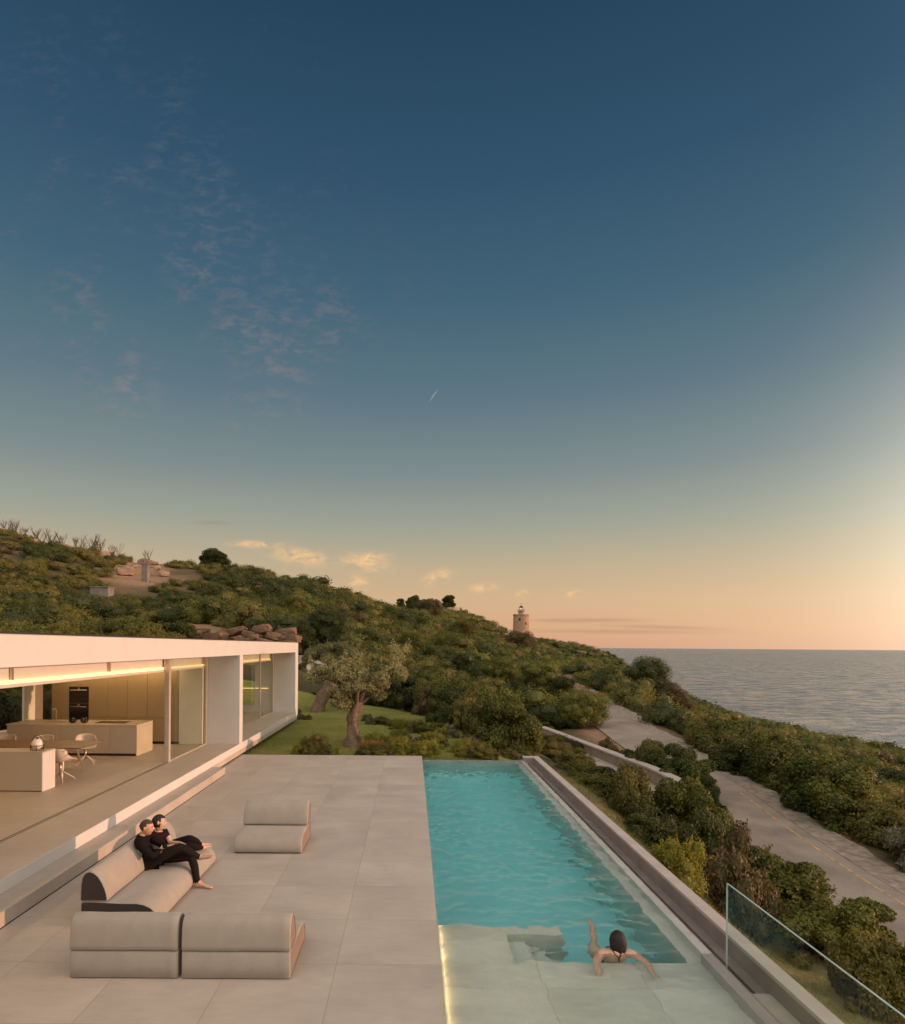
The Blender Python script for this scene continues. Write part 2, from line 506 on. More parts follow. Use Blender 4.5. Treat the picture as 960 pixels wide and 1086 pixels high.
m, n, out = new_mat('asphalt')
geo = n.new('ShaderNodeNewGeometry'); p = geo.outputs['Position']
a = n.noise(p, 0.6, 5, 0.65); b_ = n.noise(p, 25, 4, 0.7)
f = n.mapr(n.math('ADD', n.math('MULTIPLY', a, 0.7), n.math('MULTIPLY', b_, 0.3)), 0.35, 0.65, 0.75, 1.2)
cr = n.new('ShaderNodeTexVoronoi', feature='DISTANCE_TO_EDGE')
n.link(n.scale(p, (1, 0.6, 1)), cr.inputs['Vector']); cr.inputs['Scale'].default_value = 0.55
crk = n.mapr(cr.outputs['Distance'], 0.0, 0.015, 0.90, 1.0)
ptch = n.mapr(n.noise(p, 0.18, 2, 0.4), 0.52, 0.56, 1.0, 0.86)
f = n.math('MULTIPLY', f, n.math('MULTIPLY', crk, ptch))
col = n.mix(1.0, (0.29, 0.24, 0.195), n.comb(f, f, f), 'MULTIPLY')
principled(n, out, col, 0.85, 0, bump(n, b_, 0.5, 0.01), 0.3)
M_asphalt = m

# ------------------------------------------------------------------ object helpers
def link(o, parent=None):
    COL.objects.link(o)
    if parent is not None:
        o.parent = parent
    return o

def tag(o, label=None, cat=None, group=None, kind=None):
    if label: o['label'] = label
    if cat: o['category'] = cat
    if group: o['group'] = group
    if kind: o['kind'] = kind
    return o

def thing(name, label, cat, loc=(0, 0, 0), rz=0.0, group=None):
    o = bpy.data.objects.new(name, None)
    o.empty_display_size = 0.2
    o.location = loc
    o.rotation_euler = (0, 0, rz)
    link(o)
    return tag(o, label, cat, group)

def copy_tree(o, parent=None):
    c = o.copy()
    COL.objects.link(c)
    if parent is not None:
        c.parent = parent
    for ch in list(o.children):
        copy_tree(ch, c)
    return c

class MB:
    """collects faces, then links them as ONE mesh object"""
    def __init__(self):
        self.v, self.f, self.m = [], [], []
    def add(self, vs, fs, mi=0):
        o = len(self.v)
        self.v.extend([tuple(p) for p in vs])
        self.f.extend([tuple(i + o for i in f) for f in fs])
        self.m.extend([mi] * len(fs))
        return self
    def box(self, x0, x1, y0, y1, z0, z1, mi=0, b=0.0):
        vs = [(x0, y0, z0), (x1, y0, z0), (x1, y1, z0), (x0, y1, z0), (x0, y0, z1), (x1, y0, z1), (x1, y1, z1), (x0, y1, z1)]
        fs = [(3, 2, 1, 0), (4, 5, 6, 7), (0, 1, 5, 4), (1, 2, 6, 5), (2, 3, 7, 6), (3, 0, 4, 7)]
        if b <= 0:
            return self.add(vs, fs, mi)
        bm = bmesh.new()
        bv = [bm.verts.new(p) for p in vs]
        for f in fs:
            bm.faces.new([bv[i] for i in f])
        bmesh.ops.bevel(bm, geom=list(bm.edges), offset=b, segments=2, affect='EDGES', profile=0.5)
        bm.verts.index_update()
        self.add([v.co[:] for v in bm.verts], [[v.index for v in f.verts] for f in bm.faces], mi)
        bm.free()
        return self
    def tube(self, pts, rads, sides=8, mi=0, wob=0.0, freq=6.0, cap=True):
        pts = [Vector(p) for p in pts]
        rings = []
        up = Vector((0.13, 0.31, 1)).normalized()
        for i, p in enumerate(pts):
            t = (pts[min(i + 1, len(pts) - 1)] - pts[max(i - 1, 0)]).normalized()
            a = t.cross(up)
            if a.length < 0.05:
                a = t.cross(Vector((1, 0.2, 0)))
            a.normalize()
            b = t.cross(a).normalized()
            r = rads[i] if isinstance(rads, (list, tuple)) else rads
            ring = []
            for k in range(sides):
                th = 2 * math.pi * k / sides
                d = a * math.cos(th) + b * math.sin(th)
                rr = r
                if wob:
                    rr = r * (1 + wob * (mnoise.noise(Vector((p.x, p.y, p.z * 0.5)) * freq * 0.4 + d * 1.7) + 0.5 * math.sin(th * 4 + p.z * 3)))
                ring.append(p + d * rr)
            rings.append(ring)
        vs = [q for r_ in rings for q in r_]
        fs = []
        for i in range(len(rings) - 1):
            for k in range(sides):
                k2 = (k + 1) % sides
                fs.append((i * sides + k, i * sides + k2, (i + 1) * sides + k2, (i + 1) * sides + k))
        if cap:
            fs.append(tuple(range(sides))[::-1])
            fs.append(tuple((len(rings) - 1) * sides + k for k in range(sides)))
        return self.add(vs, fs, mi)
    def lathe(self, prof, c=(0, 0, 0), sides=24, mi=0):
        vs, fs = [], []
        for (r, z) in prof:
            for k in range(sides):
                th = 2 * math.pi * k / sides
                vs.append((c[0] + r * math.cos(th), c[1] + r * math.sin(th), c[2] + z))
        for i in range(len(prof) - 1):
            for k in range(sides):
                k2 = (k + 1) % sides
                fs.append((i * sides + k, i * sides + k2, (i + 1) * sides + k2, (i + 1) * sides + k))
        return self.add(vs, fs, mi)
    def build(self, name, mats, parent=None, smooth=False, loc=None):
        me = bpy.data.meshes.new(name)
        me.from_pydata(self.v, [], self.f)
        if not isinstance(mats, (list, tuple)):
            mats = [mats]
        for mt in mats:
            me.materials.append(mt)
        if len(mats) > 1:
            me.polygons.foreach_set('material_index', self.m)
        if smooth:
            me.polygons.foreach_set('use_smooth', [True] * len(me.polygons))
        me.update()
        o = bpy.data.objects.new(name, me)
        if loc: o.location = loc
        return link(o, parent)

def box(name, mat, x0, x1, y0, y1, z0, z1, parent=None, b=0.0):
    return MB().box(x0, x1, y0, y1, z0, z1, 0, b).build(name, mat, parent)

def np_quads(name, V, mats, parent=None, tint=None, mi=None, link_it=True):
    """V: (n,4,3) array of quads -> one mesh object"""
    n = len(V)
    me = bpy.data.meshes.new(name)
    me.vertices.add(n * 4)
    me.vertices.foreach_set('co', V.astype(np.float32).reshape(-1))
    me.loops.add(n * 4)
    me.loops.foreach_set('vertex_index', np.arange(n * 4, dtype=np.int32))
    me.polygons.add(n)
    me.polygons.foreach_set('loop_start', np.arange(0, n * 4, 4, dtype=np.int32))
    if not isinstance(mats, (list, tuple)):
        mats = [mats]
    for mt in mats:
        me.materials.append(mt)
    if mi is not None:
        me.polygons.foreach_set('material_index', mi.astype(np.int32))
    if tint is not None:
        at = me.attributes.new('tint', 'FLOAT', 'FACE')
        at.data.foreach_set('value', tint.astype(np.float32))
    me.update(calc_edges=True)
    o = bpy.data.objects.new(name, me)
    return link(o, parent) if link_it else o

def unit(a):
    return a / np.maximum(np.linalg.norm(a, axis=-1, keepdims=True), 1e-9)

def leaves(P, Nrm, size, rs, aspect=0.55, jitter=0.8):
    """rhombic leaves at P facing roughly along Nrm"""
    n = len(P)
    nn = unit(Nrm + rs.normal(0, jitter, (n, 3)))
    t = unit(np.cross(nn, rs.normal(0, 1, (n, 3))))
    b = np.cross(nn, t)
    s = (size * rs.uniform(0.6, 1.35, n))[:, None]
    L, W = s * 0.5, s * 0.5 * aspect
    bend = nn * s * 0.12
    return np.stack([P - t * L - bend, P - b * W, P + t * L - bend, P + b * W], axis=1)

def core_quads(lobes, rs, k=0.74, nu=9, nv=5):
    """rough dense inner mass of every lobe, so that a crown is not see-through"""
    th = np.linspace(0, 2 * np.pi, nu + 1); ph = np.linspace(-0.45 * np.pi, 0.5 * np.pi, nv + 1)
    T, Ph = np.meshgrid(th, ph)
    out_ = []
    for c_, r_ in lobes:
        w_ = 1 + rs.uniform(-0.16, 0.16, T.shape); w_[:, -1] = w_[:, 0]; w_[-1, :] = 1; w_[0, :] = 1
        P = np.stack([c_[0] + r_[0] * k * w_ * np.cos(Ph) * np.cos(T), c_[1] + r_[1] * k * w_ * np.cos(Ph) * np.sin(T), c_[2] + r_[2] * k * w_ * np.sin(Ph)], -1)
        out_.append(np.stack([P[:-1, :-1], P[:-1, 1:], P[1:, 1:], P[1:, :-1]], 2).reshape(-1, 4, 3))
    return np.concatenate(out_)

def crown(rs, lobes, cover, size, shell=(0.72, 1.05), aspect=0.55, jitter=0.55, cap=26000, core=0.74):
    """leaf shell over a set of lobes [(c, (rx,ry,rz)), ...]; cover = leaf area over lobe area"""
    C = np.array([l[0] for l in lobes], float)
    Rr = np.array([l[1] for l in lobes], float)
    wgt = (Rr[:, 0] * Rr[:, 1] + Rr[:, 0] * Rr[:, 2] + Rr[:, 1] * Rr[:, 2])
    area = 4.19 * wgt.sum()
    n = int(min(cap, max(60, cover * area / (size * size * aspect * 0.5))))
    idx = rs.choice(len(C), n, p=wgt / wgt.sum())
    d = unit(rs.normal(0, 1, (n, 3)))
    rad = (shell[0] + (shell[1] - shell[0]) * rs.uniform(0, 1, n) ** 0.6)[:, None]
    P = C[idx] + d * Rr[idx] * rad
    keep = np.ones(n, bool)
    for j in range(len(C)):
        q = ((P - C[j]) / (Rr[j] * 0.80))
        inside = (q * q).sum(1) < 1
        keep &= ~(inside & (idx != j))
    P, d, idx = P[keep], d[keep], idx[keep]
    tint = rs.uniform(0, 1, len(P)) * 0.45 + rs.uniform(0, 1, len(C))[idx] * 0.55
    Q = leaves(P, d + np.array([0, 0, 0.25]), np.full(len(P), size), rs, aspect, jitter)
    if core:
        cq = core_quads(lobes, rs, core)
        Q = np.concatenate([Q, cq]); tint = np.concatenate([tint, rs.uniform(.2, .6, len(cq))])
    return Q, tint

# ------------------------------------------------------------------ where things are seen from the survey point
def hy(px):
    return 682.0 + 0.0073 * px
def at(px, py, Y):
    return Vector(((px - 437) / FPX * Y, Y, CAM_H - (py - hy(px)) / FPX * Y))
def to_px(X, Y, Z):
    px = 437 + X / Y * FPX
    return px, hy(px) + (CAM_H - Z) / Y * FPX

# ------------------------------------------------------------------ terrain
ctrl = [(4.5, 0, -1.5), (4.5, 10, -1.3), (4.5, 20, -0.9), (7, 12, -1.9), (7, 4, -2.1), (7, 20, -1.7), (7, 30, -1.5), (9.5, 12, -3.2), (9.5, 20, -2.9),
        (9, 40, -2.4), (8, 46, -2.2), (17, 20, -4.4), (17, 30, -4.0), (18, 45, -3.2), (22, 64, -2.4), (25, 92, -1.8), (25, 40, -6.7),
        (34, 45, -9.5), (40, 70, -10.3), (57, 90, -16), (60, 60, -15), (60, 30, -18), (40, 15, -13), (100, 60, -32), (107, 170, -23.5), (114, 150, -22.3),
        (94, 200, -17.8), (88, 230, -13), (103, 330, -5), (110, 110, -24), (160, 210, -46), (180, 120, -48), (145, 60, -44), (150, 300, -40), (170, 400, -40),
        (-5, 25, -.15), (-10, 30, -.15), (0, 30, -.15), (-5, 36, -.1), (2, 24, -.25), (3, 30, -.7), (0, 36, -.4), (5, 36, -1.4), (-16, 20, 0), (-16, 31, .5),
        (-20, 40, 2.3), (-14.4, 50, 4.6), (-24.6, 55, 5), (-38, 60, 7), (-30, 20, 1.5), (-30, 0, 1.5), (-45, 35, 5), (-6.7, 50, 2.0), (-2.4, 45, 0.1), (1.1, 60, .3),
        (5, 55, -1.0), (11, 90, 1.0), (22.6, 95, -1.4), (-39, 80, 9.5), (-31, 90, 10.6), (-18, 90, 8), (-5.4, 100, 5.2), (2.5, 130, 5), (13.8, 150, 3.6), (36, 200, -.3),
        (43, 180, -1.8), (62, 200, -8.5), (-80, 125, 24.6), (-48, 140, 20.0), (-30, 150, 18.6), (-10.8, 200, 13.6), (16, 260, 16.8), (57, 340, 5.0), (86, 360, 3.8),
        (122, 400, -3.5), (-90, 175, 24), (-55, 195, 18), (-35, 215, 15), (-10, 290, 12), (20, 360, 8), (60, 440, 1), (90, 490, -4), (130, 520, -25), (210, 460, -46),
        (-150, 125, 38), (-150, 40, 22), (-60, 0, 6), (0, -20, -.6), (-60, -45, 6), (20, -30, -6), (60, -30, -20), (150, -45, -46), (200, 250, -50), (-160, 300, 25), (-160, 540, 0), (0, 560, -5), (240, 560, -50), (240, 0, -55)]
cp = np.array(ctrl, float)
def tps_k(d2):
    return 0.5 * d2 * np.log(np.maximum(d2, 1e-9))
# the ground changes quickly near the house and slowly far off: warp to log-distance space before the spline
def warp(X, Y):
    r = np.sqrt(X * X + Y * Y) + 1e-9
    k = np.log1p(r / 25.0) / r * 25.0
    return np.stack([X * k, Y * k], -1)
Wc = warp(cp[:, 0], cp[:, 1])
nC = len(cp)
d2 = ((Wc[:, None] - Wc[None]) ** 2).sum(-1)
A = np.zeros((nC + 3, nC + 3))
A[:nC, :nC] = tps_k(d2) + np.eye(nC) * 4.0
A[:nC, nC] = 1; A[:nC, nC + 1:] = Wc
A[nC, :nC] = 1; A[nC + 1:, :nC] = Wc.T
bvec = np.zeros(nC + 3); bvec[:nC] = cp[:, 2]
coef = np.linalg.solve(A, bvec)
def nat_h(X, Y):
    X = np.asarray(X, float); Y = np.asarray(Y, float)
    sh = X.shape
    Q = warp(X.ravel(), Y.ravel())
    out = np.zeros(len(Q))
    for i in range(0, len(Q), 20000):
        q = Q[i:i + 20000]
        dd = ((q[:, None] - Wc[None]) ** 2).sum(-1)
        out[i:i + 20000] = tps_k(dd) @ coef[:nC] + coef[nC] + q @ coef[nC + 1:]
    return out.reshape(sh)

# road centre line (x, y, z), 3.7 m wide
road_pts = [(12.2, -12, -4.3), (12.3, 0, -4.1), (12.5, 12, -3.75), (12.65, 19, -3.55), (13.1, 24, -3.35), (13.9, 30, -2.9), (14.0, 33, -2.65), (14.0, 37, -2.35),
            (14.5, 46, -1.95), (17.1, 64, -1.55), (20.6, 92, -1.15), (22.0, 104, -0.9), (21.0, 118, -0.3), (17, 132, 1.0)]
def smooth_line(pts, step=0.8):
    P = np.array(pts, float)
    s = np.r_[0, np.cumsum(np.linalg.norm(np.diff(P[:, :2], axis=0), axis=1))]
    t = np.arange(0, s[-1], step)
    L = np.stack([np.interp(t, s, P[:, k]) for k in range(3)], 1)
    k = np.ones(9) / 9
    for _ in range(2):
        pad = np.vstack([np.repeat(L[:1], 4, 0), L, np.repeat(L[-1:], 4, 0)])
        L = np.stack([np.convolve(pad[:, j], k, 'valid') for j in range(3)], 1)
    return L
RL = smooth_line(road_pts)
drive_pts = [(6.2, 50, -2.25), (7.75, 46, -2.28), (9.0, 36, -2.3), (9.75, 29.4, -2.35), (9.9, 24, -2.7)]
DL = smooth_line(drive_pts)
def carve(X, Y, H, line, half, blend):
    P = np.stack([X.ravel(), Y.ravel()], -1)
    best = np.full(len(P), 1e9); zz = np.zeros(len(P))
    for q in line:
        dd = (P[:, 0] - q[0]) ** 2 + (P[:, 1] - q[1]) ** 2
        mk = dd < best
        best[mk] = dd[mk]; zz[mk] = q[2]
    dist = np.sqrt(best)
    t = np.clip((dist - half) / blend, 0, 1)
    t = t * t * (3 - 2 * t)
    return ((zz - 0.06) * (1 - t) + H.ravel() * t).reshape(X.shape), dist.reshape(X.shape)

def ground(X, Y):
    X = np.asarray(X, float); Y = np.asarray(Y, float)
    H = nat_h(X, Y)
    # level lawn round the end of the terrace and under the house
    lawn = np.clip(1 - np.maximum(np.maximum(-15.5 - X, X - 1.0) / 4.0, np.maximum(14 - Y, Y - 35) / 7.0), 0, 1)
    lawn = lawn * lawn * (3 - 2 * lawn)
    H = H * (1 - lawn) + (-0.15) * lawn
    H, _ = carve(X, Y, H, DL, 1.6, 1.8)
    H, _ = carve(X, Y, H, RL, 3.3, 3.5)
    rough = np.clip((np.hypot(X, Y) - 45) / 60, 0, 1)
    return H, rough
def gz(x, y):
    return float(ground(np.array([x]), np.array([y]))[0][0])

xs = np.unique(np.r_[np.arange(-30, 32, 0.75), np.arange(-100, -30, 2.5), np.arange(32, 130, 2.5), np.arange(-400, -100, 15), np.arange(130, 420, 12), 0.1, 4.13, 4.18, -15.2, -15.3])
ys = np.unique(np.r_[np.arange(-12, 60, 0.75), np.arange(60, 130, 1.5), np.arange(130, 420, 4), np.arange(-60, -12, 6), np.arange(420, 600, 15), 21.32, 21.38])
GX, GY = np.meshgrid(xs, ys)
GH, grough = ground(GX, GY)
for i in range(GH.shape[0]):
    for j in range(GH.shape[1]):
        if grough[i, j] > 0:
            GH[i, j] += grough[i, j] * 0.9 * mnoise.fractal(Vector((GX[i, j] * 0.09, GY[i, j] * 0.09, 3.1)), 0.9, 2.0, 4)
pit = (GX > -15.25) & (GX < 4.15) & (GY < 21.35)
GH = np.where(pit, np.minimum(GH, -2.6), GH)
far_out = np.clip((np.abs(GX) - 230) / 60, 0, 1)
GH = np.where(GX > 0, GH * (1 - far_out) - 60 * far_out, GH)
GH = np.maximum(GH, -70)
ny, nx = GX.shape
me = bpy.data.meshes.new('terrain')
vid = np.arange(nx * ny).reshape(ny, nx)
quads = np.stack([vid[:-1, :-1], vid[:-1, 1:], vid[1:, 1:], vid[1:, :-1]], -1).reshape(-1, 4)
me.from_pydata(np.stack([GX, GY, GH], -1).reshape(-1, 3).tolist(), [], quads.tolist())
# bare earth patches
def patch(px, py, Y, rx, ry):
    q = at(px, py, Y)
    return np.exp(-(((GX - q.x) / rx) ** 2 + ((GY - q.y) / ry) ** 2))
bare = np.clip((GH - 13) / 8, 0, 1) * (GX < -22) * 0.45
for a in [(175, 664, 54, 7, 5), (215, 668, 50, 5, 4), (245, 672, 48, 5, 3), (150, 600, 98, 7, 9), (60, 565, 118, 8, 5), (20, 560, 120, 8, 5), (110, 585, 112, 6, 5)]:
    bare = np.maximum(bare, patch(*a))
_px = 437 + GX / np.maximum(GY, 1) * FPX
_py = 682 + .0073 * _px + (CAM_H - GH) / np.maximum(GY, 1) * FPX
for (a_, b_2, ra, rb2, ya, yb) in [(155, 599, 26, 11, 60, 140), (182, 664, 64, 11, 36, 75)]:
    bare = np.maximum(bare, np.clip(1.6 - (((_px - a_) / ra) ** 2 + ((_py - b_2) / rb2) ** 2), 0, 1) * (GY > ya) * (GY < yb))
_, rdist = carve(GX, GY, GH, RL, 3, 3)
bare = np.maximum(bare, np.clip(1 - (rdist - 2.2) / 1.2, 0, 1) * 0.8)
att = me.attributes.new('bare', 'FLOAT', 'POINT')
att.data.foreach_set('value', np.clip(bare * 1.4, 0, 1).astype(np.float32).ravel())
me.polygons.foreach_set('use_smooth', [True] * len(me.polygons))
me.materials.append(M_soil)
me.update()
tag(link(bpy.data.objects.new('terrain', me)), 'brush covered hillside falling from the ridge to the sea', kind='structure')

# fast height lookup on the finished grid
def gh_grid(X, Y):
    X = np.asarray(X, float); Y = np.asarray(Y, float)
    i = np.clip(np.searchsorted(ys, Y) - 1, 0, ny - 2); j = np.clip(np.searchsorted(xs, X) - 1, 0, nx - 2)
    ty = np.clip((Y - ys[i]) / (ys[i + 1] - ys[i]), 0, 1); tx = np.clip((X - xs[j]) / (xs[j + 1] - xs[j]), 0, 1)
    return (GH[i, j] * (1 - ty) * (1 - tx) + GH[i, j + 1] * (1 - ty) * tx + GH[i + 1, j] * ty * (1 - tx) + GH[i + 1, j + 1] * ty * tx)
def gzg(x, y):
    return float(gh_grid(np.array([x]), np.array([y]))[0])

# sea
mb = MB()
mb.add([(-60000, -60000, -46), (60000, -60000, -46), (60000, 60000, -46), (-60000, 60000, -46)], [(0, 1, 2, 3)])
tag(mb.build('sea', M_sea), 'calm grey sea under the evening sky', kind='structure')

# lawn sheet, draped 2 cm over the terrain
def drape(name, mat, poly_fn, x0, x1, y0, y1, step, lift, kind='structure', label=None):
    X, Y = np.meshgrid(np.arange(x0, x1 + step, step), np.arange(y0, y1 + step, step))
    H = gh_grid(X, Y) + lift
    ok = poly_fn(X, Y)
    a, b = X.shape
    idx = np.arange(a * b).reshape(a, b)
    okq = ok[:-1, :-1] & ok[1:, :-1] & ok[:-1, 1:] & ok[1:, 1:]
    q = np.stack([idx[:-1, :-1], idx[:-1, 1:], idx[1:, 1:], idx[1:, :-1]], -1)[okq]
    used = np.unique(q); remap = -np.ones(a * b, int); remap[used] = np.arange(len(used))
    V = np.stack([X, Y, H], -1).reshape(-1, 3)[used]
    me = bpy.data.meshes.new(name)
    me.from_pydata(V.tolist(), [], remap[q].tolist())
    me.materials.append(mat)
    me.polygons.foreach_set('use_smooth', [True] * len(me.polygons))
    me.update()
    return tag(link(bpy.data.objects.new(name, me)), label, kind=kind)
def in_lawn(X, Y):
    edge = 40.5 - 0.0 * X
    right = 4.6 - np.clip(Y - 21.5, 0, 99) * 0.28
    return (X > -14) & (X < np.maximum(right, -3.5)) & (Y > 21.6) & (Y < edge)
drape('lawn', M_lawn, in_lawn, -14, 5, 21.6, 41, 0.4, 0.02, label='short green lawn beyond the terrace edge')
def in_strip(X, Y):
    return (X > 4.25) & (X < 9.6) & (Y < 24)
drape('grass_slope', M_slope, in_strip, 4.3, 9.8, -6, 24, 0.35, 0.02, label='rough grass slope outside the pool wall')

# road with its yellow edge line and gravel shoulder
def strip(line, o0, o1, lift, name, mat, rag=0.0, parent=None):
    T = np.gradient(line[:, :2], axis=0)
    T /= np.linalg.norm(T, axis=1)[:, None]
    Nr = np.stack([T[:, 1], -T[:, 0]], 1)       # to the right of travel (+Y)
    vs = []
    k = len(line)
    ra = np.array([mnoise.noise(Vector((i * 0.45, 0.3, 9))) for i in range(k)]) * rag
    for i in range(k):
        for off in (o0, o1 + ra[i]):
            vs.append((line[i, 0] + Nr[i, 0] * off, line[i, 1] + Nr[i, 1] * off, line[i, 2] + lift))
    fs = [(2 * i, 2 * i + 1, 2 * i + 3, 2 * i + 2) for i in range(k - 1)]
    return MB().add(vs, fs).build(name, mat, parent)
rd = strip(RL, -1.45, 1.75, 0.0, 'road', M_asphalt)
tag(rd, 'narrow asphalt coast road', kind='structure')
ln = strip(RL[RL[:, 1] < 30], 1.22, 1.31, 0.006, 'road_line', M_line, 0.02)
ln.parent = rd
tag(strip(RL, 1.8, 2.9, -0.02, 'road_shoulder', M_gravel, 0.5), 'gravel shoulder of the road', kind='structure')
tag(strip(DL, -1.7, 1.15, 0.01, 'driveway_path', M_conc), 'pale concrete path inside the roadside wall', kind='structure')

# ------------------------------------------------------------------ terrace, steps
X_T0, X_T1 = -15.2, 0.36
tag(box('terrace', M_terrace, X_T0, X_T1, -6, 21.5, -2.7, 0.0), 'terrace of large stone slabs', kind='structure')
st = box('terrace_step', M_terrace, -5.9, -5.22, -6, 18.15, -0.1, 0.21, None, 0.006)
tag(st, 'long stone step below the house floor', kind='structure')
sh = box('step_shadow_strip', M_plinth, -5.7, -5.216, -5.9, 18.1, 0.002, 0.016, None)  # dark strip on the face, standing in for shade at the step's foot
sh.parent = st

# ------------------------------------------------------------------ pool
WZ = -0.13
PX0, PX1 = 0.36, 3.72
PY0, PY1 = -5.0, 21.45
SH = -0.42
tag(MB().box(PX0, PX1 + 0.1, PY0 - 0.2, PY1, -2.7, -1.75).build('pool_floor', M_pooldeep), 'floor of the pool', kind='structure')
mb = MB()
mb.box(PX0, PX1, PY1 - 0.12, PY1 + 0.03, -2.7, WZ - 0.012)                # far infinity edge
tag(mb.build('pool_end_wall', M_pool), 'far infinity edge of the pool', kind='structure')
mb = MB()
mb.box(3.44, PX1 + 0.04, 8.0, PY1 - 0.12, -1.75, -0.40)
mb.box(3.62, PX1 + 0.04, 8.0, PY1 - 0.12, -0.40, WZ - 0.012)
tag(mb.build('pool_side_wall', M_pool), 'overflow wall and underwater ledge on the sea side of the pool', kind='structure')
mb = MB()
mb.box(PX0, 1.30, PY0, 9.0, -1.75, SH)
mb.box(1.30, 2.08, 8.74, 9.0, -1.75, SH)
mb.box(1.30, PX1 - 0.12, PY0, 8.0, -1.75, SH)
tag(mb.build('pool_shelf', M_pool), 'shallow underwater shelf of pale slabs', kind='structure')
mb = MB()
mb.box(PX1 - 0.12, PX1 + 0.04, PY0, 8.0, -1.75, WZ - 0.012)
tag(mb.build('pool_rim', M_coping), 'stone rim of the shallow end', kind='structure')
mb = MB()
for k, (x0, x1, z) in enumerate([(1.30, 1.57, -0.62), (1.57, 1.83, -0.85), (1.83, 2.08, -1.1)]):
    mb.box(x0, x1, 8.0, 8.74, -1.75, z)
tag(mb.build('pool_step', M_pool), 'underwater steps down from the shelf', kind='structure')
# water body with real waves
def wave_h(X, Y):
    rs = np.random.RandomState(5)
    H = np.zeros_like(X)
    for k in range(60):
        lam = 0.11 * (0.8 / 0.11) ** (rs.rand() ** 1.15)
        th = rs.normal(math.pi / 2 + 0.25, 0.75)
        ph = rs.rand() * 6.28
        kk = 2 * math.pi / lam
        arg = kk * (X * math.cos(th) + Y * math.sin(th)) + ph + 0.9 * np.sin(X * 1.1 + k) + 0.7 * np.sin(Y * 0.8 + 2 * k)
        s = np.sin(arg)
        H += 0.0076 * lam ** 0.72 * (s + 0.45 * s * s)
    return H * 0.85 * (0.40 + 0.60 * np.clip((Y - 8.2) / 4.0, 0, 1))
st_ = 0.035
wx = np.linspace(PX0 + 0.004, PX1 + 0.03, int((PX1 - PX0) / st_) + 1)
wy = np.linspace(PY0, PY1 + 0.02, int((PY1 - PY0) / st_) + 1)
WX, WY = np.meshgrid(wx, wy)
WH = wave_h(WX, WY)
damp = np.clip(np.minimum(PX1 + 0.03 - WX, PY1 + 0.02 - WY) / 0.5, 0.15, 1)
WH = WZ + WH * damp
a, b = WX.shape
top = np.stack([WX, WY, WH], -1).reshape(-1, 3)
ring = np.r_[np.arange(b), np.arange(1, a) * b + b - 1, ((a - 1) * b + np.arange(b - 2, -1, -1)), (np.arange(a - 2, 0, -1) * b)]
bot = top[ring].copy(); bot[:, 2] = -1.9
nb = len(top)
idx = np.arange(a * b).reshape(a, b)
q = np.stack([idx[:-1, :-1], idx[:-1, 1:], idx[1:, 1:], idx[1:, :-1]], -1).reshape(-1, 4).tolist()
k = len(ring)
for i in range(k):
    j = (i + 1) % k
    q.append((int(ring[j]), int(ring[i]), nb + i, nb + j))
q.append(tuple(nb + i for i in range(k - 1, -1, -1)))
me = bpy.data.meshes.new('pool_water')
me.from_pydata(np.vstack([top, bot]).tolist(), [], q)
sm = [True] * ((a - 1) * (b - 1)) + [False] * (k + 1)
me.polygons.foreach_set('use_smooth', sm)
me.materials.append(M_water)
me.update()
tag(link(bpy.data.objects.new('pool_water', me)), 'rippled turquoise pool water', kind='structure')
# lamp strip under the terrace edge in the shallow end
lp = thing('pool_light', 'warm light strip glowing under the terrace edge at the shallow end of the pool', 'light strip', (PX0, 4, -0.2))
MB().box(0.003, 0.012, -8.5, 4.98, -0.212, -0.185).build('diffuser', M_led_pool, lp)
MB().box(0.0005, 0.02, -8.5, 5.0, -0.182, -0.165).build('housing', M_frame, lp)

# overflow channel and the long outer wall
pw = thing('pool_wall', 'long stone wall with flat coping running beside the pool overflow channel', 'wall', (4.15, 8, 0))
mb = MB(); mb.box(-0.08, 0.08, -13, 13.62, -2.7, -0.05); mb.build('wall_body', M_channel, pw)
mb = MB()
yy = -13.0
while yy < 13.6:
    mb.box(-0.09, 0.095, yy + 0.002, min(yy + 2.398, 13.64), -0.048, 0.0, 0, 0.004)
    yy += 2.4
mb.build('coping', M_coping, pw)
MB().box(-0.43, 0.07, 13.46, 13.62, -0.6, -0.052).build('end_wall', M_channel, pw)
mb = MB(); mb.box(-0.43, 0.075, 13.455, 13.64, -0.05, -0.001, 0, 0.004); mb.build('end_coping', M_coping, pw)
ch = MB(); ch.box(3.76, 4.07, 7.3, 21.46, -2.7, -0.36); tag(ch.build('overflow_channel', M_chwater), 'dark overflow channel beside the pool', kind='structure')
tag(box('channel_ledge', M_channel, 3.93, 4.07, 7.25, 21.45, -0.36, -0.26), 'narrow ledge along the overflow channel', kind='structure')
tag(box('channel_cover', M_coping, 3.762, 4.068, -5, 7.28, -2.7, -0.24), 'stone slab closing the overflow channel', kind='structure')

# glass balustrade
bl = thing('glass_balustrade', 'frameless clear glass balustrade beside the shallow end of the pool', 'balustrade', (3.80, 7.74, -0.24))
MB().box(-0.009, 0.009, -12.0, 0.0, 0.0, 1.07).build('pane', M_baluglass, bl)
MB().box(-0.0095, 0.0095, -12.0, 0.004, 1.071, 1.077).build('top_edge', M_glassedge, bl)
MB().box(-0.0095, 0.0095, 0.0015, 0.006, 0.0, 1.07).build('end_edge', M_glassedge, bl)

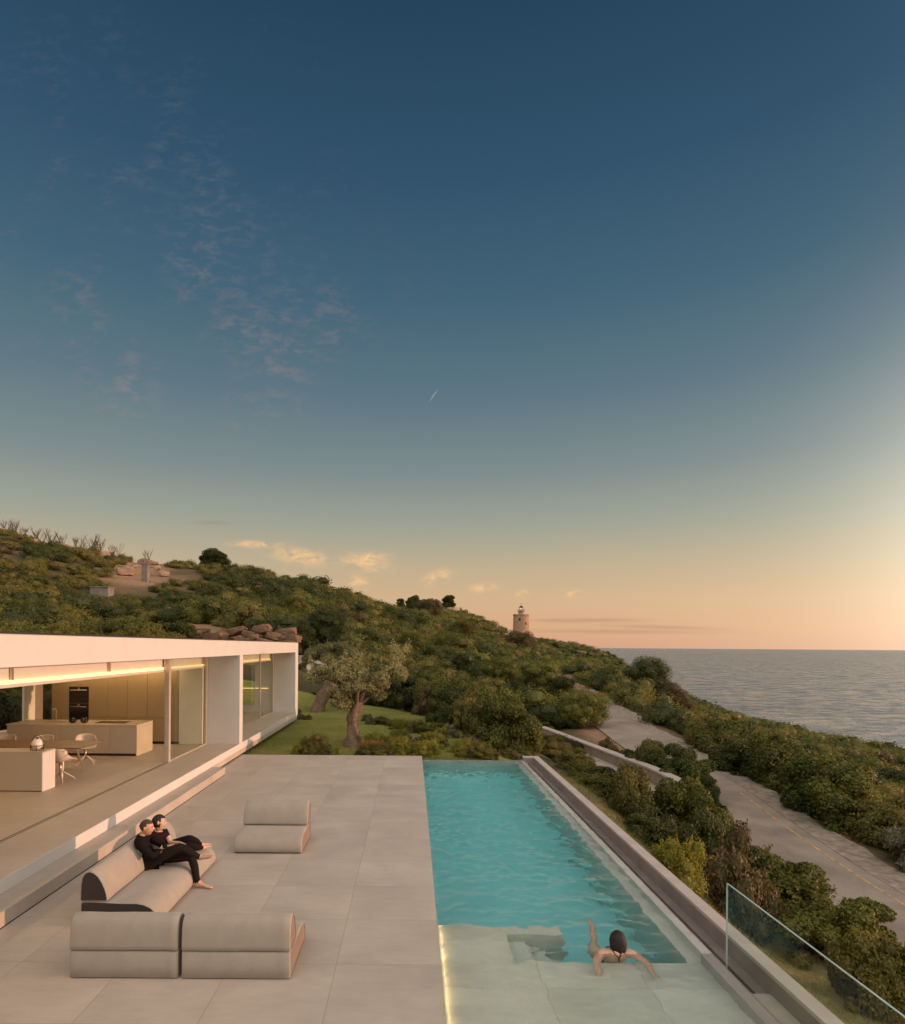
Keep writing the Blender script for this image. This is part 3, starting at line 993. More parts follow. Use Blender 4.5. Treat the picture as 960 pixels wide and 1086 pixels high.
# ------------------------------------------------------------------ house
XF, XG, XB = -5.6, -6.68, -15.0
Y0, Y1 = -6.0, 31.8
ZF, ZS, ZT = 0.42, 3.31, 3.78
house = thing('house', 'low white flat roofed house with a deep fascia and open glass front', 'house', (XF, 8, 0))
def hp(name, mat, x0, x1, y0, y1, z0, z1, b=0.0, parent=None):
    o = MB().box(x0 - XF, x1 - XF, y0 - 8, y1 - 8, z0, z1, 0, b).build(name, mat, parent or house)
    return o
hp('floor_slab', M_white, -6.0, XF, Y0, Y1, 0.212, ZF - 0.004, 0.004)
hp('floor', M_floor, XB, XF - 0.012, Y0, Y1 - 0.2, 0.05, ZF)
mb = MB()
mb.box(XB - XF, 0, Y0 - 8, Y1 - 8, ZS, ZT, 0, 0.008)
roof = mb.build('roof', M_white, house)
MB().box(XB - XF - 0.01, 0.012, Y0 - 8, Y1 - 8 + 0.012, ZT + 0.001, ZT + 0.03).build('roof_edge_trim', M_plinth, roof)
MB().box(XB - XF + 0.02, -1.22, Y0 - 7.9, Y1 - 8.72, 2.94, ZS - 0.003).build('ceiling', M_white, house)
hp('fin_wall', M_white, XG - 0.83, XF + 0.0, 21.04, 21.43, ZF, ZS, 0.004)
hp('end_wall_fin', M_white, -7.54, XF, 31.1, 31.797, ZF, ZS, 0.004)
hp('end_wall', M_white, XB, -9.6, 31.1, 31.79, 0.1, ZS - 0.002)
hp('end_wall_header', M_white, -9.6, -7.54, 31.1, 31.79, 2.7, ZS - 0.002)
hp('end_wall_base', M_white, -9.6, -7.54, 31.1, 31.79, 0.1, 0.75)
# kitchen recess back wall (behind the cupboards)
hp('inner_wall', M_white, -11.7, XG - 0.83, 21.52, 21.7, ZF, 2.94)
# rear facade: piers and panes
for (ya, yb) in [(Y0, 20.3), (25.06, 25.75), (30.0, 31.1)]:
    hp('rear_pier', M_piershade, XB, XB + 0.3, ya, yb, ZF, 2.94)
hp('curtain', M_curtain, XB + 0.32, XB + 0.40, 24.35, 25.05, ZF, 2.9)
for (ya, yb) in [(20.3, 25.06), (25.75, 30.0)]:
    wdw = hp('window', M_glass, XB + 0.12, XB + 0.14, ya, yb, ZF + 0.06, 2.88)
    hp('window_frame', M_frame, XB + 0.1, XB + 0.16, ya, yb, ZF, ZF + 0.055, parent=wdw)
    hp('window_frame', M_frame, XB + 0.1, XB + 0.16, ya, yb, 2.885, 2.938, parent=wdw)
# sliding glass of the front
def front_glass(ya, yb, mull=()):
    g_ = hp('glass_door', M_glass, XG - 0.012, XG + 0.012, ya, yb, ZF + 0.03, ZS - 0.03)
    hp('door_frame', M_frame, XG - 0.03, XG + 0.03, ya, yb, ZS - 0.028, ZS - 0.002, parent=g_)
    hp('door_frame', M_frame, XG - 0.03, XG + 0.03, ya, yb, ZF + 0.001, ZF + 0.028, parent=g_)
    for mY in mull:
        hp('door_frame', M_frame, XG - 0.035, XG + 0.035, mY - 0.03, mY + 0.03, ZF + 0.029, ZS - 0.029, parent=g_)
    return g_
front_glass(17.82, 21.03, (20.98,))
front_glass(21.45, 31.09, (28.4, 31.03))
hp('door_post', M_frame, XG - 0.07, XG + 0.05, 17.66, 17.80, ZF, ZS - 0.002, 0.004)
# track let into the floor
hp('door_track', M_plinth, XG - 0.03, XG - 0.012, Y0, 17.66, ZF + 0.001, ZF + 0.004)
hp('door_track', M_plinth, XG + 0.03, XG + 0.042, Y0, 17.66, ZF + 0.001, ZF + 0.004)
# LED cove over the opening
hp('light_cove', M_white, -6.80, -6.77, Y0, 31.0, 2.90, 2.96)
led = hp('light_strip', M_led, -6.79, -6.765, Y0, 17.62, 2.962, 3.02)
hp('light_strip', M_led_dim, -6.79, -6.765, 17.9, 30.9, 2.962, 3.01)
for yb_ in (10.93, 14.46):
    hp('light_bracket', M_steel, -6.80, -6.765, yb_, yb_ + 0.05, 3.022, 3.30)
hp('light_strip', M_led_dim, -7.52, -6.9, 31.05, 31.075, 1.55, 1.585)
hp('light_strip', M_led_dim, -8.4, -7.6, 31.05, 31.075, 1.55, 1.585)
hp('curtain', M_curtain, -7.51, -6.75, 20.86, 20.94, ZF + 0.01, 2.93)

M_led_room = emit('led_room', (1.0, 0.66, 0.32), 22.0)
hp('ceiling_light', M_led_room, -9.4, -9.34, 4.0, 20.0, 2.915, 2.935)
hp('ceiling_light', M_led_room, -11.4, -7.6, 20.55, 20.60, 2.915, 2.935)
hp('ceiling_light', M_led_room, -8.6, -8.56, 22.5, 30.5, 2.915, 2.935)
# ------------------------------------------------------------------ kitchen
kc = thing('kitchen_cupboard', 'tall run of flat olive beige cupboards with built-in ovens along the kitchen wall', 'cupboards', (-11.65, 20.9, ZF))
MB().box(0.02, 4.10, 0.03, 0.58, 0.08, 2.50).build('carcass', M_cabinet, kc)
MB().box(0.02, 4.10, 0.06, 0.58, 0.0, 0.078).build('plinth', M_plinth, kc)
edges = [0.0, 0.57, 1.20, 1.82, 2.46, 3.10, 3.72, 4.12]
for k in range(len(edges) - 1):
    xa, xb = edges[k] + 0.004, edges[k + 1] - 0.004
    if k == 1:
        MB().box(xa, xb, 0.0, 0.028, 1.84, 2.5, 0, 0.002).build('door', M_cabinet, kc)
        MB().box(xa, xb, 0.0, 0.028, 0.085, 0.77, 0, 0.002).build('door', M_cabinet, kc)
        for z0, z1 in ((0.78, 1.29), (1.31, 1.83)):
            ov = MB().box(xa, xb, -0.006, 0.028, z0, z1, 0, 0.003).build('oven', M_oven, kc)
            MB().tube([(xa + 0.05, -0.035, z1 - 0.10), (xb - 0.05, -0.035, z1 - 0.10)], 0.009, 8).build('handle', M_steel, ov)
            MB().lathe([(0.0, 0), (0.03, 0), (0.03, 0.012), (0.0, 0.012)], (0, 0, 0), 16).build('dial', M_steel, ov).matrix_local = \
                Matrix.Translation((0.5 * (xa + xb), -0.007, z1 - 0.045)) @ Matrix.Rotation(math.pi / 2, 4, 'X')
    else:
        MB().box(xa, xb, 0.0, 0.028, 0.858, 2.5, 0, 0.002).build('door', M_cabinet, kc)
        MB().box(xa, xb, 0.0, 0.028, 0.085, 0.85, 0, 0.002).build('door', M_cabinet, kc)

ki = thing('kitchen_island', 'long beige kitchen island with pale worktop in front of the cupboards', 'island', (-11.68, 18.6, ZF))
MB().box(0.03, 3.74, 0.03, 1.12, 0.07, 0.86).build('body', M_island, ki)
MB().box(0.06, 3.70, 0.07, 1.08, 0.0, 0.068).build('plinth', M_plinth, ki)
MB().box(0, 3.78, 0, 1.15, 0.862, 0.90, 0, 0.004).build('worktop', M_worktop, ki)
for k in range(5):
    MB().box(0.035 + k * 0.742, 0.035 + (k + 1) * 0.742 - 0.008, 0.008, 0.029, 0.075, 0.855, 0, 0.002).build('front_panel', M_island, ki)
MB().box(3.741, 3.772, 0.01, 1.14, 0.0, 0.858, 0, 0.002).build('end_panel', M_worktop, ki)
MB().box(2.35, 3.25, 0.35, 0.87, 0.901, 0.907).build('cooktop', M_oven, ki)
MB().box(0.85, 1.35, 0.42, 0.80, 0.9005, 0.904).build('sink', M_steel, ki)
MB().tube([(0.98, 0.86, 0.9), (0.98, 0.86, 1.22), (0.98, 0.80, 1.27), (0.98, 0.70, 1.27), (0.98, 0.66, 1.23)], [0.02, 0.016, 0.014, 0.013, 0.013], 10).build('tap', M_steel, ki, True)
for k, (bx, lab) in enumerate([(1.72, 'dark ceramic bowl of fruit on the island, nearer the tap'), (2.06, 'dark ceramic bowl of fruit on the island, nearer the cooktop')]):
    bw = thing('fruit_bowl', lab, 'bowl', (-11.68 + bx, 19.0, ZF + 0.901), 0, 'dark bowls on the kitchen island')
    MB().lathe([(0.0, 0), (0.06, 0.0), (0.10, 0.04), (0.115, 0.085), (0.108, 0.085), (0.09, 0.045), (0.0, 0.02)], sides=20).build('bowl', M_pot, bw, True)
    for j in range(4):
        a_ = j * 1.7 + k
        bm = bmesh.new(); bmesh.ops.create_icosphere(bm, subdivisions=2, radius=0.045)
        fm = bpy.data.meshes.new('fruit'); bm.to_mesh(fm); bm.free(); fm.materials.append(M_pot)
        fo = link(bpy.data.objects.new('fruit', fm), bw)
        fo.location = (0.045 * math.cos(a_), 0.045 * math.sin(a_), 0.095 + 0.02 * (j == 3))

sb = thing('sideboard', 'low beige sideboard nearest the terrace inside the house', 'sideboard', (-12.0, 14.05, ZF))
MB().box(0, 3.955, 0.012, 0.50, 0.02, 0.84).build('body', M_island, sb)
MB().box(0.03, 3.94, 0.03, 0.48, 0, 0.019).build('plinth', M_plinth, sb)
MB().box(-0.005, 3.985, -0.004, 0.505, 0.842, 0.866, 0, 0.003).build('top', M_island, sb)
MB().box(3.957, 3.982, 0.0, 0.502, 0.004, 0.840).build('end_panel', M_white, sb)
for k in range(4):
    MB().box(0.004 + k * 0.99, 0.986 + k * 0.99, 0, 0.0115, 0.022, 0.838).build('door', M_island, sb)

lt = thing('lantern', 'round white globe lantern in a black wire cage on the sideboard', 'lantern', (-8.28, 14.3, ZF + 0.867))
MB().lathe([(0.005, 0.03), (0.06, 0.035), (0.105, 0.08), (0.122, 0.14), (0.105, 0.20), (0.06, 0.245), (0.02, 0.255)], sides=24).build('globe', M_globe, lt, True)
MB().lathe([(0.0, 0.25), (0.025, 0.25), (0.03, 0.275), (0.012, 0.29), (0.0, 0.29)], sides=12).build('cap', M_wire, lt, True)
mb = MB()
for k in range(4):
    a_ = k * math.pi / 2 + 0.4
    mb.tube([(0.128 * math.cos(a_), 0.128 * math.sin(a_), 0.0), (0.132 * math.cos(a_), 0.132 * math.sin(a_), 0.12)], 0.007, 6)
mb.tube([(0.13 * math.cos(t * math.pi / 12), 0.13 * math.sin(t * math.pi / 12), 0.105) for t in range(25)], 0.008, 6, cap=False)
mb.tube([(0.13 * math.cos(t * math.pi / 12), 0.13 * math.sin(t * math.pi / 12), 0.012) for t in range(25)], 0.006, 6, cap=False)
mb.build('cage', M_wire, lt)
hd = [(0.13 * math.cos(t), 0, 0.12 + 0.21 * math.sin(t)) for t in np.linspace(0, math.pi, 15)]
MB().tube(hd, 0.006, 6).build('handle', M_wire, lt)

tb = thing('dining_table', 'long dining table with a thin dark wooden top behind the sideboard', 'table', (-9.7, 16.05, ZF))
MB().box(-1.8, 1.8, -0.6, 0.6, 0.71, 0.735, 0, 0.006).build('tabletop', M_wood, tb)
for sx in (-1.2, 1.2):
    MB().box(sx - 0.03, sx + 0.03, -0.3, 0.3, 0.62, 0.708).build('rail', M_steel, tb)
    for sy in (-1, 1):
        MB().tube([(sx, sy * 0.27, 0.70), (sx + 0.10 * (1 if sx > 0 else -1), sy * 0.5, 0.0)], [0.028, 0.018], 8).build('leg', M_steel, tb)

def make_chair(label):
    t = thing('dining_chair', label, 'chair', (0, 0, ZF), 0, 'shell chairs round the dining table')
    nu, nv = 15, 19
    g_ = []
    prof = [(0.24, 0.435), (0.21, 0.455), (0.10, 0.448), (-0.05, 0.435), (-0.16, 0.44), (-0.215, 0.49), (-0.245, 0.58), (-0.27, 0.70), (-0.285, 0.79)]
    pv = np.linspace(0, 1, len(prof))
    for i in range(nv):
        v_ = i / (nv - 1)
        y_ = np.interp(v_, pv, [p_[0] for p_ in prof]); z_ = np.interp(v_, pv, [p_[1] for p_ in prof])
        wd = 0.24 + 0.05 * math.sin(v_ * math.pi) - 0.02 * v_
        for j in range(nu):
            u_ = -1 + 2 * j / (nu - 1)
            arm = abs(u_) ** 3
            lift = arm * (0.17 * math.exp(-((v_ - 0.5) / 0.22) ** 2) + 0.02)
            fwd = arm * 0.16 * math.exp(-((v_ - 0.85) / 0.3) ** 2)
            zc = z_ + lift - (0.05 * u_ * u_ if v_ > 0.93 else 0)
            g_.append((u_ * wd, y_ + fwd, zc))
    fs = [(i * nu + j, i * nu + j + 1, (i + 1) * nu + j + 1, (i + 1) * nu + j) for i in range(nv - 1) for j in range(nu - 1)]
    mb = MB().add(g_, fs)
    s_ = mb.build('seat_shell', M_chair, t, True)
    md = s_.modifiers.new('thick', 'SOLIDIFY'); md.thickness = 0.016
    MB().tube([(0, 0, 0.43), (0, 0, 0.14)], [0.03, 0.024], 12).build('column', M_steel, t, True)
    for k in range(4):
        a_ = math.pi / 4 + k * math.pi / 2
        ca, sa = math.cos(a_), math.sin(a_)
        lg = MB().tube([(0.01 * ca, 0.01 * sa, 0.22), (0.12 * ca, 0.12 * sa, 0.16), (0.30 * ca, 0.30 * sa, 0.03)], [0.022, 0.018, 0.011], 8).build('leg', M_chair, t, True)
        MB().lathe([(0.0, 0), (0.018, 0), (0.018, 0.02), (0.0, 0.022)], (0.30 * ca, 0.30 * sa, 0.0), 10).build('foot', M_chair, lg)
    return t
ch0 = make_chair('shell chair between sideboard and dining table, nearest the terrace')
ch0.location = (-8.28, 15.25, ZF); ch0.rotation_euler.z = R(-8)
for (x, y, rz, lab) in [(-9.25, 15.2, 6, 'shell chair half hidden behind the globe lantern and sideboard'),
                        (-10.3, 15.2, 0, 'shell chair behind the sideboard at the left edge of the photo'),
                        (-8.75, 17.35, 205, 'shell chair turned at the far right corner of the dining table, legs in view'),
                        (-9.75, 17.05, 180, 'shell chair between table and island, second from the right'),
                        (-10.75, 17.05, 178, 'shell chair between table and island, furthest from the terrace')]:
    c = copy_tree(ch0)
    c.location = (x, y, ZF); c.rotation_euler.z = R(rz)
    c['label'] = lab

# ------------------------------------------------------------------ sofas
def sofa_profiles():
    base = [(0.0, 0.015), (0.0, 0.30), (0.012, 0.318), (0.10, 0.325), (0.40, 0.318), (0.62, 0.318), (0.74, 0.312), (0.84, 0.29), (0.92, 0.25), (0.975, 0.19), (1.0, 0.12), (1.0, 0.07), (0.985, 0.03), (0.95, 0.012), (0.02, 0.010)]
    back = [(0.0, 0.335), (-0.004, 0.44), (0.0, 0.56), (0.02, 0.65), (0.06, 0.705), (0.11, 0.725), (0.17, 0.71), (0.235, 0.66), (0.29, 0.58), (0.33, 0.48), (0.35, 0.40), (0.355, 0.345), (0.34, 0.332), (0.02, 0.330)]
    return base, back
V0 = Vector
def extrude_soft(prof, L, r=0.018):
    P = np.array(prof)
    c = P.mean(0)
    k = len(P)
    dirv = unit(P - c)
    rings = []
    for (x, ins) in [(0.0, r), (r * 0.3, r * 0.3), (r, 0.0)] + [(x_, 0.0) for x_ in np.linspace(0, L, 26)[2:-2]] + [(L - r, 0.0), (L - r * 0.3, r * 0.3), (L, r)]:
        Q = P - dirv * ins
        am = 0.005 * min(1, x / .1, (L - x) / .1) if 0 < x < L else 0
        if am: Q = Q + dirv * np.array([[am * (mnoise.noise(V0((x * 2.6, q_[0] * 4, q_[1] * 4))) + .5 * mnoise.noise(V0((x * 9, q_[0] * 7, q_[1] * 7))) - .25)] for q_ in Q])
        rings.append([(x, q_[0], q_[1]) for q_ in Q])
    vs = [v_ for r_ in rings for v_ in r_]
    fs = []
    for i in range(len(rings) - 1):
        for j in range(k):
            j2 = (j + 1) % k
            fs.append((i * k + j, (i + 1) * k + j, (i + 1) * k + j2, i * k + j2))
    return vs, fs, rings[0], rings[-1], k
def sofa(label, loc, rz, L, hs=1.0, endmat=None, group='outdoor sofa modules on the terrace', dents=()):
    """x along the length 0..L, y depth from the back (0) to the front (1)"""
    t = thing('sofa', label, 'sofa', loc, rz, group)
    t.scale = (1, 1, hs)
    for nm, prof in zip(('seat_cushion', 'back_cushion'), sofa_profiles()):
        # densify the profile
        P = np.array(prof + prof[:1]); out_ = []
        for i in range(len(P) - 1):
            out_ += [tuple(P[i]), tuple((P[i] + P[i + 1]) / 2)]
        vs, fs, r0, r1, k = extrude_soft(out_, L)
        o = MB().add(vs, fs).build(nm, M_fabric, t, True)
        for ring_, x_, s_ in ((r0, 0.004, -1), (r1, L - 0.004, 1)):
            pc = np.array(ring_)[:, 1:]
            cc = pc.mean(0)
            pc2 = pc - unit(pc - cc) * 0.001
            vs2 = [(x_ + 0.0, q_[0], q_[1]) for q_ in pc2] + [(x_ + s_ * 0.003, (q_ - unit(q_ - cc) * 0.02)[0], (q_ - unit(q_ - cc) * 0.02)[1]) for q_ in pc2]
            kk = len(pc2)
            fs2 = [(j, (j + 1) % kk, kk + (j + 1) % kk, kk + j) for j in range(kk)] + [tuple(range(kk, 2 * kk))]
            MB().add(vs2, fs2).build('end_panel', endmat or M_fabdark, o)
    mbb = MB()
    for fx in (0.12, L - 0.16):
        for fy in (0.1, 0.85):
            mbb.box(fx, fx + 0.04, fy, fy + 0.04, 0.0, 0.011)
    mbb.build('glides', M_plinth, t)
    return t
# rz: local +y (front) to +X needs rotation -90 deg: x' = ... local x runs along -Y then
sofa('two seat grey outdoor sofa with the couple on it, facing the pool', (-4.25, 10.80, 0), R(-90), 2.48, 1.0, M_fabblack)
sofa('grey sofa module with its back to the camera, on the left of the dark gap', (-3.71, 7.04, 0), R(0), 1.18, 0.93)
sofa('grey sofa module with its back to the camera, on the right of the dark gap', (-2.49, 7.04, 0), R(0), 1.19, 0.93)
sofa('single grey sofa seat standing alone on the terrace facing the camera', (-1.90, 12.27, 0), R(180), 1.19)

# ------------------------------------------------------------------ people
def skin_graph(name, nodes, edges, mat, parent=None, levels=2, roots=()):
    """nodes {key: (pos, radius)}; one continuous surface grown over the joints"""
    bm = bmesh.new()
    lay = bm.verts.layers.skin.verify()
    vm = {}
    for k_, (p_, r_) in nodes.items():
        v_ = bm.verts.new(p_); vm[k_] = v_
        rr = r_ if isinstance(r_, tuple) else (r_, r_)
        v_[lay].radius = rr
        v_[lay].use_root = k_ in roots
    for a_, b_ in edges:
        bm.edges.new((vm[a_], vm[b_]))
    me = bpy.data.meshes.new(name); bm.to_mesh(me); bm.free()
    tmp = bpy.data.objects.new(name, me); COL.objects.link(tmp)
    m1 = tmp.modifiers.new('s', 'SKIN'); m1.use_smooth_shade = True
    m2 = tmp.modifiers.new('d', 'SUBSURF'); m2.levels = levels; m2.render_levels = levels
    dg = bpy.context.evaluated_depsgraph_get(); dg.update()
    res = bpy.data.meshes.new_from_object(tmp.evaluated_get(dg))
    bpy.data.objects.remove(tmp); bpy.data.meshes.remove(me)
    res.materials.clear(); res.materials.append(mat)
    return res

def join_meshes(name, lst, mats, parent):
    """lst of (mesh, matrix, material index) -> one object"""
    bm = bmesh.new()
    for me, mx, mi in lst:
        b0 = len(bm.faces)
        tmp = me.copy(); tmp.transform(mx)
        bm.from_mesh(tmp)
        bpy.data.meshes.remove(tmp)
        bm.faces.ensure_lookup_table()
        for f in bm.faces[b0:]:
            f.material_index = mi
            f.smooth = True
    res = bpy.data.meshes.new(name); bm.to_mesh(res); bm.free()
    for mt in mats: res.materials.append(mt)
    return link(bpy.data.objects.new(name, res), parent)

def head_mesh(h=0.235, w=0.155, d=0.195):
    """head looking along +Y, centre at origin: skull, brow, nose, mouth, chin, ears"""
    bm = bmesh.new()
    bmesh.ops.create_uvsphere(bm, u_segments=40, v_segments=32, radius=1.0)
    def g_(x, c, s): return math.exp(-((x - c) / s) ** 2)
    for v_ in bm.verts:
        x, y, z = v_.co
        x2, y2, z2 = x * w / 2, y * d / 2, z * h / 2
        # jaw narrows, back of the skull rounds out
        if z < 0.1:
            k_ = 1 - 0.32 * min(1, (0.1 - z) / 1.0) ** 1.1
            x2 *= k_
            if y < 0: y2 *= 1 - 0.45 * min(1, (0.1 - z))
        if z > 0.0 and y < 0: y2 *= 1.05
        fy = max(0.0, y)
        if fy > 0:
            y2 -= 0.006 * g_(z, 0.12, 0.13) * g_(abs(x), 0.38, 0.2)                 # eye sockets
            y2 += 0.024 * g_(x, 0, 0.13) * (g_(z, -0.14, 0.11) + 0.55 * g_(z, 0.02, 0.12)) * (fy > 0.6)  # nose
            y2 += 0.006 * g_(z, 0.24, 0.06) * g_(abs(x), 0.35, 0.3)                 # brow
            y2 += 0.005 * g_(x, 0, 0.25) * (g_(z, -0.40, 0.05) + g_(z, -0.50, 0.05)) - 0.004 * g_(x, 0, 0.3) * g_(z, -0.45, 0.025)
            y2 += 0.012 * g_(x, 0, 0.3) * g_(z, -0.80, 0.16)                        # chin
        v_.co = (x2, y2, z2)
    me = bpy.data.meshes.new('head'); bm.to_mesh(me); bm.free()
    return me
def ell_mesh(rx, ry, rz, seg=16):
    bm = bmesh.new(); bmesh.ops.create_uvsphere(bm, u_segments=seg, v_segments=max(8, seg // 2), radius=1.0)
    for v_ in bm.verts: v_.co = (v_.co.x * rx, v_.co.y * ry, v_.co.z * rz)
    me = bpy.data.meshes.new('e'); bm.to_mesh(me); bm.free(); return me
HEAD = head_mesh()
EAR = ell_mesh(0.012, 0.02, 0.032, 12)
EYE = ell_mesh(0.013, 0.006, 0.007, 12)
LIP = ell_mesh(0.023, 0.006, 0.007, 12)
BROW = ell_mesh(0.02, 0.005, 0.0035, 10)

def head_parts(mx, skin_i=0, eye_i=1, lip_i=2):
    T = Matrix.Translation
    return [(HEAD, mx, skin_i), (EAR, mx @ T((0.077, -0.005, 0.0)), skin_i), (EAR, mx @ T((-0.077, -0.005, 0.0)), skin_i),
            (EYE, mx @ T((0.030, 0.083, 0.014)), eye_i), (EYE, mx @ T((-0.030, 0.083, 0.014)), eye_i),
            (BROW, mx @ T((0.030, 0.090, 0.030)), eye_i), (BROW, mx @ T((-0.030, 0.090, 0.030)), eye_i),
            (LIP, mx @ T((0, 0.090, -0.053)), lip_i)]
def look(loc, d, tilt=0.0, up=(0, 0, 1)):
    """matrix with +Y along d"""
    y = Vector(d).normalized(); z = Vector(up); x = y.cross(z).normalized(); z = x.cross(y).normalized()
    M = Matrix((x, y, z)).transposed().to_4x4()
    return Matrix.Translation(Vector(loc)) @ M @ Matrix.Rotation(tilt, 4, 'Y')

def hand_chains(nodes, edges, roots, key, wrist, d, pn, curl=0.5, side=1, s=1.0):
    """palm + five bent fingers. d: direction of the hand, pn: palm normal (the way the fingers curl)"""
    d = Vector(d).normalized(); pn = Vector(pn); pn = (pn - d * pn.dot(d)).normalized()
    lat = d.cross(pn).normalized() * side
    wv = Vector(wrist)
    nodes[key + 'pm'] = (wv + d * 0.055 * s, (0.034 * s, 0.017 * s))
    nodes[key + 'pk'] = (wv + d * 0.088 * s, (0.036 * s, 0.014 * s))
    edges += [(key + 'w', key + 'pm'), (key + 'pm', key + 'pk')]
    for i, (off, ln) in enumerate([(-0.027, 0.062), (-0.009, 0.074), (0.010, 0.070), (0.027, 0.054)]):
        b = wv + d * 0.082 * s + lat * off * s
        dirs, p_ = d.copy(), b
        kprev = None
        for j, fr in enumerate((0.0, 0.45, 0.32, 0.25)):
            if j:
                dirs = (dirs + pn * curl * 0.75).normalized()
                p_ = p_ + dirs * ln * fr * s
            kk = '%sf%d%d' % (key, i, j)
            nodes[kk] = (p_.copy(), (0.0095 - 0.001 * j) * s)
            if kprev: edges.append((kprev, kk))
            else: roots.append(kk)
            kprev = kk
    b = wv + d * 0.03 * s - lat * 0.025 * s
    p_ = b; kprev = None
    for j, ln in enumerate((0, 0.036, 0.03, 0.024)):
        if j:
            dd = (d * (0.6 + 0.25 * j) - lat * (0.8 - 0.2 * j) + pn * 0.35).normalized()
            p_ = p_ + dd * ln * s
        kk = '%st%d' % (key, j)
        nodes[kk] = (p_.copy(), (0.0115 - 0.001 * j) * s)
        if kprev: edges.append((kprev, kk))
        else: roots.append(kk)
        kprev = kk

def foot_nodes(nodes, edges, key, ankle, heel, ball, toe, r=1.0):
    nodes[key + 'he'] = (heel, 0.034 * r)
    nodes[key + 'ba'] = (ball, (0.042 * r, 0.026 * r))
    nodes[key + 'to'] = (toe, (0.036 * r, 0.014 * r))
    edges += [(key + 'an', key + 'he'), (key + 'an', key + 'ba'), (key + 'ba', key + 'to')]

V = Vector
# ---- the man
man = thing('person', 'barefoot man with cropped hair and black clothes, one leg crossed, on the long sofa', 'person', (-3.85, 9.65, 0.32))
mo = V((-3.85, 9.65, 0.32))
def rel(d_, o_):
    return {k_: (V(p_) - o_, r_) for k_, (p_, r_) in d_.items()}
J = {'pel': ((-3.88, 9.65, .44), (.135, .115)), 'sp1': ((-3.95, 9.645, .55), (.125, .10)), 'sp2': ((-4.00, 9.635, .67), (.145, .105)), 'chest': ((-4.00, 9.62, .76), (.12, .085)),
     'nk': ((-3.975, 9.61, .815), .052), 'nk2': ((-3.95, 9.60, .87), .050),
     'rsh': ((-3.99, 9.44, .745), .062), 'rel': ((-3.74, 9.36, .565), .046), 'rw': ((-3.70, 9.56, .60), .029),
     'lsh': ((-3.99, 9.80, .745), .062), 'lel': ((-3.76, 9.86, .58), .046), 'lw': ((-3.68, 9.64, .575), .029),
     'rhip': ((-3.86, 9.55, .425), .095), 'rth': ((-3.64, 9.56, .545), .078), 'rkn': ((-3.41, 9.60, .645), .058), 'rca': ((-3.33, 9.70, .54), .054), 'ran': ((-3.22, 9.84, .405), .034),
     'lhip': ((-3.86, 9.77, .425), .095), 'lth': ((-3.6, 9.77, .43), .080), 'lkn': ((-3.31, 9.76, .44), .058), 'lca': ((-3.25, 9.73, .30), .052), 'lan': ((-3.19, 9.68, .075), .033)}
E = [('pel', 'sp1'), ('sp1', 'sp2'), ('sp2', 'chest'), ('chest', 'nk'), ('nk', 'nk2'), ('chest', 'rsh'), ('rsh', 'rel'), ('rel', 'rw'), ('chest', 'lsh'), ('lsh', 'lel'), ('lel', 'lw'),
     ('pel', 'rhip'), ('rhip', 'rth'), ('rth', 'rkn'), ('rkn', 'rca'), ('rca', 'ran'), ('pel', 'lhip'), ('lhip', 'lth'), ('lth', 'lkn'), ('lkn', 'lca'), ('lca', 'lan')]
def build_person(root, o_, J, E, hands, feet, head_mx, mats, clothes, hair=None, levels=2):
    nodes = {k_: v_ for k_, v_ in J.items()}
    edges = list(E); roots = ['pel']
    for args in hands: hand_chains(nodes, edges, roots, *args)
    for args in feet: foot_nodes(nodes, edges, *args)
    skin = skin_graph('body', rel(nodes, o_), edges, mats[0], None, levels, roots)
    body = join_meshes('body', [(skin, Matrix.Identity(4), 0)] + head_parts(Matrix.Translation(-o_) @ head_mx), mats, root)
    # what lies under a garment takes the garment's cloth
    segs = []
    for e in edges:
        if e[0] in J and e[1] in J:
            mt_ = None; t_end = 1.0
            for nm, keys, grow, mat, ends in clothes:
                if e[0] in keys and e[1] in keys: mt_ = mat
                for a_, b_, t_, r_ in ends:
                    if (a_, b_) == e: mt_ = mat; t_end = t_
            segs.append((V(J[e[0]][0]) - o_, V(J[e[1]][0]) - o_, mt_, t_end))
        else:
            segs.append((V(nodes[e[0]][0]) - o_, V(nodes[e[1]][0]) - o_, None, 1.0))
    slots = {}
    nfix = len(mats)
    for p_ in body.data.polygons:
        if p_.material_index != 0: continue
        best, bm_ = 1e9, None
        c_ = p_.center
        if (c_ - (head_mx.translation - o_)).length < 0.13: continue
        for a_, b_, mt_, te in segs:
            ab = b_ - a_; t_ = max(0, min(1, (c_ - a_).dot(ab) / max(ab.length_squared, 1e-9)))
            d_ = (c_ - a_ - ab * t_).length
            if d_ < best: best, bm_ = d_, (mt_ if t_ <= te else None)
        if bm_ is not None:
            if bm_.name not in slots:
                body.data.materials.append(bm_); slots[bm_.name] = len(body.data.materials) - 1
            p_.material_index = slots[bm_.name]
    for nm, keys, grow, mat, ends in clothes:
        ns = {}
        for k_ in keys:
            p_, r_ = J[k_]
            g2 = grow.get(k_, grow['*'])
            ns[k_] = (V(p_), tuple(x + g2 for x in (r_ if isinstance(r_, tuple) else (r_, r_))))
        es = [e for e in E if e[0] in ns and e[1] in ns]
        for a_, b_, t_, r_ in ends:      # cut a limb short: extra joint between a and b
            kk = a_ + b_ + 'x'
            ns[kk] = (V(J[a_][0]).lerp(V(J[b_][0]), t_), r_); es.append((a_, kk))
        rt = keys[0]
        cm = skin_graph(nm, rel(ns, o_), es, mat, None, levels, (rt,))
        link(bpy.data.objects.new(nm, cm), root)
    return body
mhead = look((-3.925, 9.60, 0.925), (1, 0.12, -0.10))
